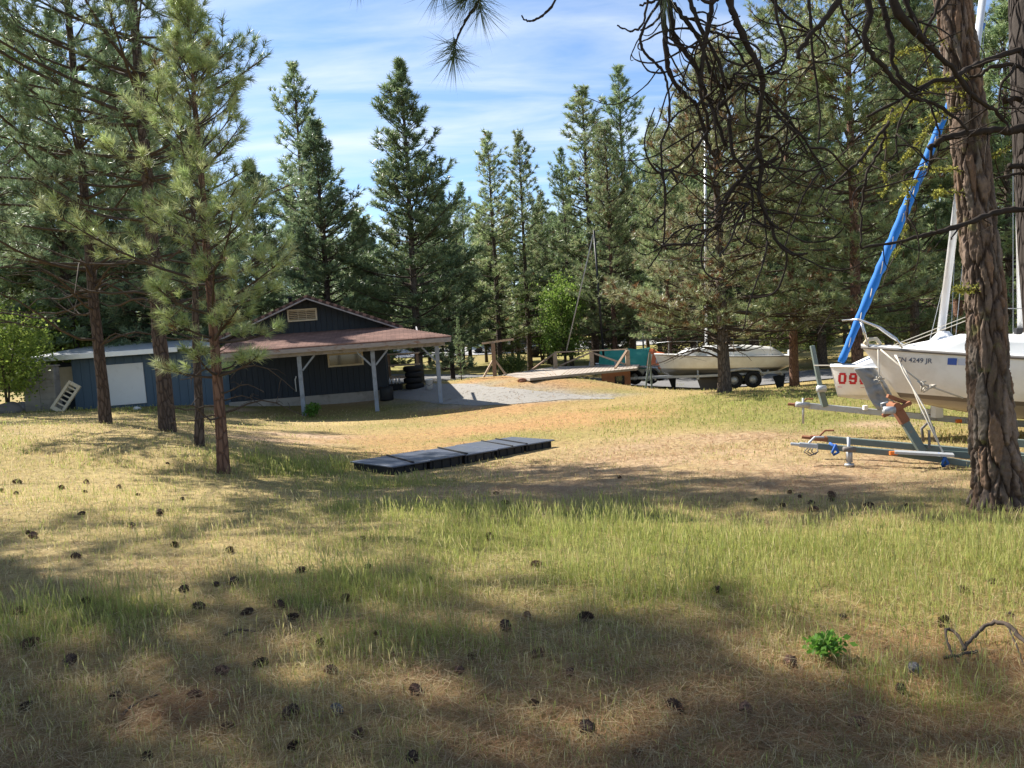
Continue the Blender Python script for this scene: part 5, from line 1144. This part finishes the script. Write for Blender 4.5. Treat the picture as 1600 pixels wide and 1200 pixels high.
# the hanging tangle
STEMS = [([(1030, -60, 3.7), (1036, 20, 3.7), (1040, 70, 3.7), (1045, 110, 3.7), (1062, 140, 3.72), (1085, 160, 3.75), (1100, 200, 3.8), (1110, 240, 3.8)], .022, .010),
         ([(1046, -60, 3.8), (1048, 20, 3.8), (1055, 60, 3.8), (1085, 100, 3.8), (1105, 150, 3.82), (1120, 190, 3.85), (1135, 230, 3.85)], .024, .010),
         ([(1118, -50, 3.6), (1112, 10, 3.6), (1105, 50, 3.6), (1098, 90, 3.6), (1094, 130, 3.62), (1098, 160, 3.65), (1108, 200, 3.7)], .020, .010),
         ([(1052, 5, 3.75), (1070, 30, 3.75), (1092, 62, 3.75), (1110, 110, 3.75), (1128, 140, 3.75), (1140, 180, 3.8)], .018, .008), ([(1072, -30, 3.65), (1082, 10, 3.65), (1095, 45, 3.65), (1120, 90, 3.65), (1132, 125, 3.65), (1142, 140, 3.7)], .018, .008),
         ([(1128, -40, 3.6), (1142, 10, 3.6), (1152, 35, 3.6), (1172, 80, 3.62), (1184, 100, 3.62), (1192, 130, 3.64), (1188, 165, 3.66), (1182, 220, 3.68), (1190, 260, 3.7), (1185, 300, 3.7), (1192, 325, 3.7), (1205, 350, 3.7), (1212, 375, 3.7), (1228, 392, 3.7), (1245, 398, 3.7), (1262, 396, 3.7)], .024, .007),
         ([(1032, 0, 3.7), (1005, 45, 3.7), (1003, 75, 3.7), (1020, 95, 3.7), (1036, 112, 3.7), (1044, 140, 3.7), (1046, 190, 3.7), (1033, 225, 3.7), (1035, 260, 3.7), (1039, 310, 3.7), (1038, 370, 3.7), (1030, 395, 3.7), (1012, 420, 3.7)], .010, .005),
         ([(1195, 325, 3.7), (1196, 355, 3.7), (1200, 380, 3.7), (1214, 393, 3.7)], .008, .004), ([(1180, 140, 3.7), (1200, 160, 3.7), (1225, 190, 3.7), (1248, 215, 3.7), (1262, 240, 3.7)], .010, .005), ([(1195, 145, 3.7), (1225, 180, 3.7), (1255, 215, 3.7), (1270, 240, 3.75), (1285, 265, 3.75), (1290, 290, 3.75), (1275, 320, 3.75)], .010, .004),
         ([(1184, 210, 3.68), (1200, 185, 3.65), (1225, 182, 3.62), (1262, 188, 3.6)], .008, .004), ([(1185, 212, 3.7), (1210, 215, 3.7), (1218, 225, 3.7), (1215, 240, 3.7), (1200, 258, 3.7), (1192, 260, 3.7)], .008, .005), ([(1192, 260, 3.7), (1210, 252, 3.7), (1230, 238, 3.7)], .008, .004),
         ([(1180, 90, 3.64), (1160, 105, 3.65), (1145, 120, 3.68), (1140, 140, 3.7)], .010, .008), ([(1110, 50, 3.6), (1130, 55, 3.62), (1150, 75, 3.64), (1168, 105, 3.65), (1182, 125, 3.66)], .010, .006), ([(1186, 140, 3.66), (1165, 130, 3.7), (1150, 135, 3.75)], .010, .006),
         ([(1140, 180, 3.8), (1145, 240, 3.78), (1165, 270, 3.75), (1140, 300, 3.72), (1130, 330, 3.7), (1125, 355, 3.7), (1112, 372, 3.7)], .014, .005), ([(1185, 240, 3.68), (1160, 275, 3.7), (1135, 310, 3.7)], .012, .009), ([(1163, 270, 3.75), (1175, 300, 3.72), (1176, 330, 3.72), (1170, 360, 3.72), (1160, 385, 3.72)], .008, .004),
         ([(1136, 318, 3.7), (1155, 316, 3.7), (1172, 320, 3.7)], .008, .004), ([(1130, 345, 3.7), (1110, 348, 3.7), (1088, 351, 3.7)], .006, .003), ([(1110, 200, 3.75), (1080, 240, 3.7), (1055, 262, 3.7), (1036, 265, 3.7), (1020, 255, 3.7)], .010, .005), ([(1046, 190, 3.7), (1070, 170, 3.7), (1098, 160, 3.7)], .008, .006), ([(1040, 305, 3.7), (1055, 290, 3.7), (1068, 280, 3.7)], .007, .004),
         ([(1060, 125, 3.72), (1078, 140, 3.72), (1095, 140, 3.7)], .008, .006), ([(1000, 8, 3.6), (1022, 2, 3.6), (1034, -8, 3.6)], .006, .012), ([(1000, 47, 3.6), (1020, 38, 3.6), (1034, 18, 3.6)], .006, .008), ([(1088, -5, 3.5), (1110, 5, 3.5), (1122, 0, 3.5)], .012, .010), ([(964, 40, 3.5), (985, 48, 3.5), (1003, 40, 3.5), (1012, 0, 3.5), (1008, -20, 3.5)], .005, .009)]
tg = MB(); sq = []
for i, (pl, r0, r1) in enumerate(STEMS):
    q = limb(tg, [P(*p) - o for p in pl], r0 * .9, r1 * .9, 7, 50 + i); sq.append(q)
rs = np.random.RandomState(91); tw = MB(); px1 = 3.7 / FPX
pool = sq[:22]
for k in range(150):
    q = pool[rs.randint(len(pool))]; i = rs.randint(int(len(q) * .12), len(q) - 1); p = Vector(q[i]); a = rs.uniform(0, 6.28)
    d = Vector((math.cos(a) * 1.2, math.sin(a) * .5, rs.uniform(-1.0, .25))).normalized(); L = rs.uniform(.10, .52); n_ = 16; cu = Vector(rs.normal(0, 1, 3)) * rs.uniform(.02, .13); pts = [p.copy()]
    for j in range(n_):
        d = (d + cu.cross(d) * .9 + Vector((0, 0, -.05 if j < 7 else .10)) + Vector(rs.normal(0, .09, 3))).normalized(); p = p + d * L / n_; pts.append(p.copy())
    r = rs.uniform(.0032, .0068); tw.tube(pts, [r * (1 - .55 * j / n_) * (1 + rs.uniform(-.15, .15)) for j in range(n_ + 1)], 5)
tg.v, tg.f = tg.v + tw.v, tg.f + [tuple(i + len(tg.v) for i in f) for f in tw.f]; tg.build('hanging_twigs', M['twig'], ntree, True)
ovh = MB(); limb(ovh, [q_ - Vector((0, 0, 0)) for q_ in (P(1605, -330, 4.3) - o, P(1450, -180, 4.0) - o, P(1300, -90, 3.8) - o, P(1130, -60, 3.65) - o, P(1020, -65, 3.7) - o)], .045, .02, 8, 4); ovh.build('overhead_limb', M['twig'], ntree, True)

# live branch tip hanging into the top of the picture
pb_ = P(752, -60, 3.6); lbt = thing('pine_branch', 'live pine branch tip with long dark needles hanging into the sky at the top', 'branch', pb_); o = lbt.location
M['tipneedle'] = M['needle']
st = MB(); q = limb(st, [P(*p) - o for p in ((790, -120, 3.7), (760, -40, 3.6), (746, 5, 3.6), (730, 28, 3.6), (716, 55, 3.6), (709, 78, 3.6))], .012, .005, 7, 3, .2)
limb(st, [P(*p) - o for p in ((890, -60, 3.4), (868, 0, 3.4), (850, 22, 3.4), (833, 32, 3.4), (820, 31, 3.4), (815, 24, 3.4))], .008, .004, 6, 5); st.build('stem', M['twig'], lbt, True)
rs = np.random.RandomState(14)
def tuft(c, ax, n, L, spread, w=.0032):
    return needles(rs, np.array([np.array(c)]), np.array([ax], float), n, L, w, spread, [(.10, .125, .05), (.08, .10, .04)], up=-.15)
parts_ = [tuft(P(709, 78, 3.6) - o, (-.1, 0, -1), 130, .165, (.1, 1.5)), tuft(P(709, 78, 3.6) - o, (-.1, 0, -1), 60, .15, (1.0, 2.3)), tuft(P(748, 2, 3.6) - o, (.1, 0, -1), 130, .19, (.1, 1.3)), tuft(P(735, -12, 3.6) - o, (-.9, 0, -.7), 130, .2, (.1, 1.2)), tuft(P(690, -25, 3.55) - o, (-.6, 0, -1), 90, .17, (.1, 1.2)), tuft(P(560, -45, 3.5) - o, (0, 0, -1), 60, .16, (.1, 1.2)), tuft(P(1040, -10, 3.6) - o, (0, .0, -1), 40, .19, (.1, .8))]
Vs, Fs, Cs, nv = [], [], [], 0
for V_, F_, C_ in parts_: Vs.append(V_); Fs.append(F_ + nv); Cs.append(C_); nv += len(V_)
link('needles', mesh_np('needles', np.concatenate(Vs), np.concatenate(Fs), M['needle'], np.concatenate(Cs)), lbt)

# ------------------------------------------------------------------ meadow grass
def scatter(n, y0, y1, rs, wide=.80, p=0.):
    u = rs.rand(n); y = y0 * (y1 / y0) ** u; x = rs.uniform(-1, 1, n) * (wide * y + .6); return x, y
FOOT = [(O.x - .5, O.y + 2.5)]
def in_house(x, y):
    dx, dy = x - O.x, y - O.y; uu = dx * math.cos(HT) + dy * math.sin(HT); vv = -dx * math.sin(HT) + dy * math.cos(HT)
    return ((uu > -9.8) & (uu < 2.95) & (vv > 2.45) & (vv < 9.5)), ((uu > -2.2) & (uu < 2.9) & (vv > .9) & (vv <= 2.6))
def in_dock(x, y):
    dx, dy = x - p0.x, y - p0.y; a = dx * math.cos(rzb) + dy * math.sin(rzb); b = -dx * math.sin(rzb) + dy * math.cos(rzb); return (a > -.05) & (a < L_dock + .05) & (b > -.35) & (b < W + .05)
L_dock = L if isinstance(L, float) else 5
L_dock = math.hypot(dx.x, dx.y)
def cover(x, y):
    z = zone(x, y); clump = fbm(x * 1.1, y * 1.1, 41, 4); fine = fbm(x * 4.5, y * 4.5, 43, 3)
    bare = np.clip(z['bare'] * 1.0 + z['orange'] * .75 + z['dirt'] * .95 + z['gravel'] * 1.6, 0, 1)
    litter = np.clip((5.0 - y) / 2.5, 0, 1) * np.clip((fbm(x * .9, y * .9, 23) - .38) * 4, 0, 1); bare = np.maximum(bare, litter * .65)
    h1, h2 = in_house(x, y); k = np.where(h1 | in_dock(x, y), 0, 1.0); k = np.where(h2, k * .05, k)
    green = np.clip(z['green'] * 1.1 + (clump - .52) * 1.2, 0, 1)
    return bare, green, clump, fine, k
GC = np.array([(.31, .35, .08), (.37, .395, .10), (.245, .31, .075), (.42, .42, .14)]); SC = np.array([(.54, .43, .20), (.60, .49, .25), (.47, .35, .16), (.64, .53, .31)])
def blades(rs, n, y0, y1, hmin, hmax, wbase, wslope, stalk, acc=1.0):
    x, y = scatter(n, y0, y1, rs); bare, green, clump, fine, k = cover(x, y)
    dens = (1 - .86 * bare) * (.30 + 1.0 * np.clip((fine - .3) * 2.2, 0, 1)) * k * acc * (.55 + .6 * green if not stalk else .25 + .9 * green)
    m = rs.rand(n) < dens; x, y, bare, green, clump = x[m], y[m], bare[m], green[m], clump[m]; n = len(x); z = gz(x, y)
    h = rs.uniform(hmin, hmax, n) * (.50 + .42 * green + .35 * clump) * (1 - .45 * bare) * np.where(y > 13, .75, 1)
    w_ = wbase + wslope * y; a = rs.uniform(0, 6.283, n); s = np.stack([np.cos(a), np.sin(a), 0 * a], 1) * (w_ / 2)[:, None]
    b = rs.uniform(0, 6.283, n); ben = np.stack([np.cos(b), np.sin(b), 0 * b], 1) * (h * (rs.uniform(.02, .28, n) if stalk else rs.uniform(.1, .75, n)))[:, None]
    B0 = np.stack([x, y, z - .01], 1); up = np.array([0, 0, 1.]) * h[:, None]
    gsel = rs.rand(n) < np.clip(.38 + .8 * green, 0, .93); col = np.where(gsel[:, None], GC[rs.randint(0, 4, n)], SC[rs.randint(0, 4, n)]) * rs.uniform(.75, 1.2, (n, 1))
    if stalk:
        P1 = B0 + up * .62 + ben * .35; P2 = B0 + up * .82 + ben * .7; P3 = B0 + up + ben * 1.15; hs = s * rs.uniform(1.6, 3.0, (n, 1))
        V = np.stack([B0 - s * .5, B0 + s * .5, P1 - s * .45, P1 + s * .45, P2 - hs, P2 + hs, P3], 1); T = [(0, 1, 2), (1, 3, 2), (2, 3, 4), (3, 5, 4), (4, 5, 6)]
        hc = col * .6 + np.array((.36, .34, .15)) * .4; c7 = np.stack([col, col, col, col, hc, hc, hc], 1); nvv = 7
    else:
        P1 = B0 + up * .6 + ben * .3; P2 = B0 + up * (1 - .25 * rs.rand(n))[:, None] + ben
        V = np.stack([B0 - s, B0 + s, P1 - s * .8, P1 + s * .8, P2], 1); T = [(0, 1, 2), (1, 3, 2), (2, 3, 4)]; c7 = np.repeat(col[:, None], 5, 1); nvv = 5
    F = (np.arange(n) * nvv)[:, None, None] + np.array(T)[None]
    return V.reshape(-1, 3), F.reshape(-1, 3), c7.reshape(-1, 3)
def merge(name, lst, material):
    Vs, Fs, Cs, nv = [], [], [], 0
    for V_, F_, C_ in lst: Vs.append(V_); Fs.append(F_ + nv); Cs.append(C_); nv += len(V_)
    return link(name, mesh_np(name, np.concatenate(Vs), np.concatenate(Fs), material, np.concatenate(Cs)))
rs = np.random.RandomState(100)
gr = merge('meadow_grass', [blades(rs, 260000, 2.1, 14, .03, .13, .0012, .00045, False), blades(rs, 85000, 2.1, 14, .10, .25, .0007, .00032, True), blades(rs, 90000, 11, 42, .05, .14, .004, .0006, False), blades(rs, 30000, 11, 36, .10, .22, .003, .0004, True)], M['grass'])
tag(gr, 'dry and green meadow grass with seed heads over the whole clearing', 'grass', kind='stuff')
# fallen needles and straw lying flat
def litter(n, y0, y1, l0, l1, w0, ws):
    x, y = scatter(n, y0, y1, rs); bare, green, clump, fine, k = cover(x, y)
    m = rs.rand(n) < k * (.35 + .65 * bare) * (1 - .6 * green); x, y, bare = x[m], y[m], bare[m]; n = len(x); z = gz(x, y) + rs.uniform(.004, .035, n)
    a = rs.uniform(0, 6.283, n); d = np.stack([np.cos(a), np.sin(a), rs.normal(0, .12, n)], 1); Lh = rs.uniform(l0, l1, (n, 1)); s = np.stack([-np.sin(a), np.cos(a), 0 * a], 1) * ((w0 + ws * y) / 2)[:, None]
    c = np.stack([x, y, z], 1); bend = np.stack([-np.sin(a), np.cos(a), 0 * a], 1) * rs.normal(0, .12, (n, 1)) * Lh
    V = np.stack([c - s, c + s, c + d * Lh * .5 + bend - s * .8, c + d * Lh * .5 + bend + s * .8, c + d * Lh], 1)
    col = np.where((rs.rand(n) < .25 + .6 * bare)[:, None], np.array([(.40, .24, .12), (.34, .19, .09), (.46, .31, .18), (.27, .15, .08)])[rs.randint(0, 4, n)], np.array([(.48, .38, .2), (.55, .45, .27), (.40, .30, .16), (.3, .22, .12)])[rs.randint(0, 4, n)]) * rs.uniform(.7, 1.2, (n, 1))
    F = (np.arange(n) * 5)[:, None, None] + np.array([(0, 1, 2), (1, 3, 2), (2, 3, 4)])[None]
    return V.reshape(-1, 3), F.reshape(-1, 3), np.repeat(col[:, None], 5, 1).reshape(-1, 3)
fl = merge('fallen_needles', [litter(170000, 2.1, 15, .07, .17, .0012, .0005), litter(90000, 2.1, 5.5, .06, .15, .0010, .0004), litter(30000, 12, 30, .1, .22, .004, .0006)], M['grass'])
tag(fl, 'fallen pine needles and dry straw lying over the ground', 'needle litter', kind='stuff')

# ------------------------------------------------------------------ pine cones
def cone_mesh(seed, cols):
    rs = np.random.RandomState(seed); V, F, Cc = [], [], []
    n = 90; Ln = .10
    def tri(a, b, c, col):
        k = len(V); V.extend([a, b, c]); F.append((k, k + 1, k + 2)); Cc.extend([col] * 3)
    for i in range(n):
        f = (i + .5) / n; a = i * 2.39996; r = .041 * math.sin(math.pi * (f * .86 + .08)) ** .7; x = (f - .5) * Ln
        rad = np.array([0, math.cos(a), math.sin(a)]); ax = np.array([1., 0, 0]); t = np.cross(ax, rad)
        root = ax * (x - .012) + rad * r * .35; tip = ax * (x + .012 * (f - .2)) + rad * r * rs.uniform(.95, 1.12); wv = t * .0105 * rs.uniform(.8, 1.1); th = ax * .004
        col = np.array(cols[rs.randint(len(cols))]) * rs.uniform(.75, 1.2); mid = root * .35 + tip * .65
        tri(root, mid - wv, mid + wv, col * .9); tri(mid - wv, tip, mid + wv, col * 1.15); tri(root - th, mid + wv - th, mid - wv - th, col * .7); tri(mid - wv - th, mid + wv - th, tip - th * .5, col * .8)
        tri(mid - wv, mid - wv - th, tip, col); tri(mid + wv, tip, mid + wv - th, col)
    for j in range(10):
        for i in range(8):
            a0, a1 = j * .6283, (j + 1) * .6283; f0, f1 = i / 8, (i + 1) / 8; g = lambda f, a: np.array([(f - .5) * Ln * .9, .017 * math.sin(math.pi * f) * math.cos(a), .017 * math.sin(math.pi * f) * math.sin(a)])
            tri(g(f0, a0), g(f1, a0), g(f1, a1), np.array(cols[0]) * .6); tri(g(f0, a0), g(f1, a1), g(f0, a1), np.array(cols[0]) * .6)
    return mesh_np('pine_cone', np.array(V), np.array(F), M['conemat'], np.array(Cc))
M['conemat'] = leafmat('cone scales', .02, .85, .15)
cb_ = [cone_mesh(k, [(.085, .055, .04), (.11, .07, .05), (.06, .04, .032)]) for k in (1, 2)]; cg_ = cone_mesh(3, [(.24, .225, .215), (.18, .165, .155), (.13, .115, .105)]); cred = cone_mesh(4, [(.20, .115, .075), (.15, .085, .06), (.11, .07, .05)])
CONES = [(27, 748), (96, 757), (135, 748), (133, 763), (186, 755), (215, 767), (285, 775), (262, 719), (250, 799), (128, 797), (45, 828), (52, 832), (2, 761), (119, 866), (273, 849), (359, 855), (338, 908), (366, 906), (288, 918), (437, 945), (386, 954), (457, 960), (48, 1002), (135, 938), (30, 953), (345, 1050), (407, 1033), (517, 1045), (455, 1110), (356, 1135), (305, 1085), (40, 1105), (718, 1047), (738, 1025), (618, 1022), (575, 882), (565, 838), (672, 903), (470, 888), (540, 930), (310, 945), (645, 1187), (26, 766), (250, 795), (205, 817),
         (1250, 770), (1300, 768), (1268, 783), (1181, 775), (1223, 785), (1357, 785), (1299, 775), (1234, 764), (1416, 785), (1270, 791), (968, 741), (775, 765), (790, 782), (824, 958), (916, 962), (841, 1021), (891, 1048), (1235, 1033), (1475, 970), (1578, 957), (1165, 1105), (1055, 1102), (918, 1140), (995, 1175), (1340, 1130), (1317, 962), (1120, 918), (838, 879), (790, 975), (836, 1100), (1550, 905), (1505, 920), (765, 835), (500, 1000), (590, 985), (650, 1080), (180, 1085), (110, 1030), (560, 1150), (230, 1180), (460, 1165)]
rs = np.random.RandomState(55); special = {(1428, 1043): (cg_, 'silvery grey pine cone on the brown litter at the lower right'), (1408, 1076): (cb_[0], 'dark pine cone just below the silvery grey one at the lower right'), (527, 1108): (cg_, 'grey pine cone in the grass at the bottom, left of the centre')}
for (px, py) in CONES + list(special):
    h = hit(px, py + 8); me, lab = special.get((px, py), (None, None)); grp = None
    if me is None:
        far_ = h.y > 6.6; right = px > 740
        me = cred if (rs.rand() < .38) else cb_[rs.randint(2)]
        lab = ('brown pine cone on the bare litter before the trailers, one of several alike' if right else 'brown pine cone on the sunlit dry grass before the left pines, one of many alike') if far_ else ('dark pine cone in the near grass, right half, one of many alike' if right else 'dark pine cone in the near grass, left half, one of many alike')
        grp = 'pine cones on the bare litter' if far_ and right else 'pine cones on the sunlit slope' if far_ else 'pine cones in the near grass, right' if right else 'pine cones in the near grass, left'
    oc = link('pine_cone', me); sc_ = rs.uniform(.45, .85) * (1.0 if h.y < 6 else 1.1); oc.scale = (sc_,) * 3; oc.location = h + Vector((0, 0, .022 * sc_)); oc.rotation_euler = (rs.uniform(0, 6.28), rs.uniform(-.3, .3), rs.uniform(0, 6.28)); tag(oc, lab, 'pine cone', grp)

# fallen branch, twigs
fb = thing('fallen_branch', 'crooked dead branch arching over the brown litter at the right edge', 'branch', hit(1500, 1030)); o = fb.location; fm_ = MB()
def GP(px, py, lift): h = hit(px, py); return h + Vector((0, 0, lift)) - o
limb(fm_, [GP(1720, 1060, .03), GP(1640, 1045, .05), GP(1600, 1030, .08), GP(1575, 1018, .12), GP(1545, 1010, .10), GP(1515, 1022, .05), GP(1505, 1030, .04)], .017, .010, 8, 1)
limb(fm_, [GP(1508, 1028, .04), GP(1495, 1018, .08), GP(1482, 1015, .09), GP(1479, 1022, .08), GP(1488, 1036, .03), GP(1497, 1046, .01)], .010, .007, 7, 2)
limb(fm_, [GP(1475, 1034, .02), GP(1500, 1034, .03), GP(1527, 1028, .03)], .012, .009, 7, 3); limb(fm_, [GP(1575, 1018, .12), GP(1590, 1035, .06), GP(1600, 1046, .02)], .006, .004, 5, 4)
fm_.build('wood', M['branch'], fb, True)
for i, (pl, lb_) in enumerate([([(190, 1130), (215, 1110), (250, 1092)], 'thin dead twig lying in the near grass at the lower left'), ([(352, 1000), (375, 990), (400, 995)], 'short dark stick lying in the grass left of the centre'), ([(1440, 740), (1480, 732), (1500, 738)], 'small dead stick on the ground under the low trailer tongue')]):
    q = [hit(*p) + Vector((0, 0, .02)) for p in pl]; b = MB(); limb(b, [p - q[0] for p in q], .009, .005, 6, i); ob = b.build('stick', M['branch'], None, True); ob.location = q[0]; tag(ob, lb_, 'stick')
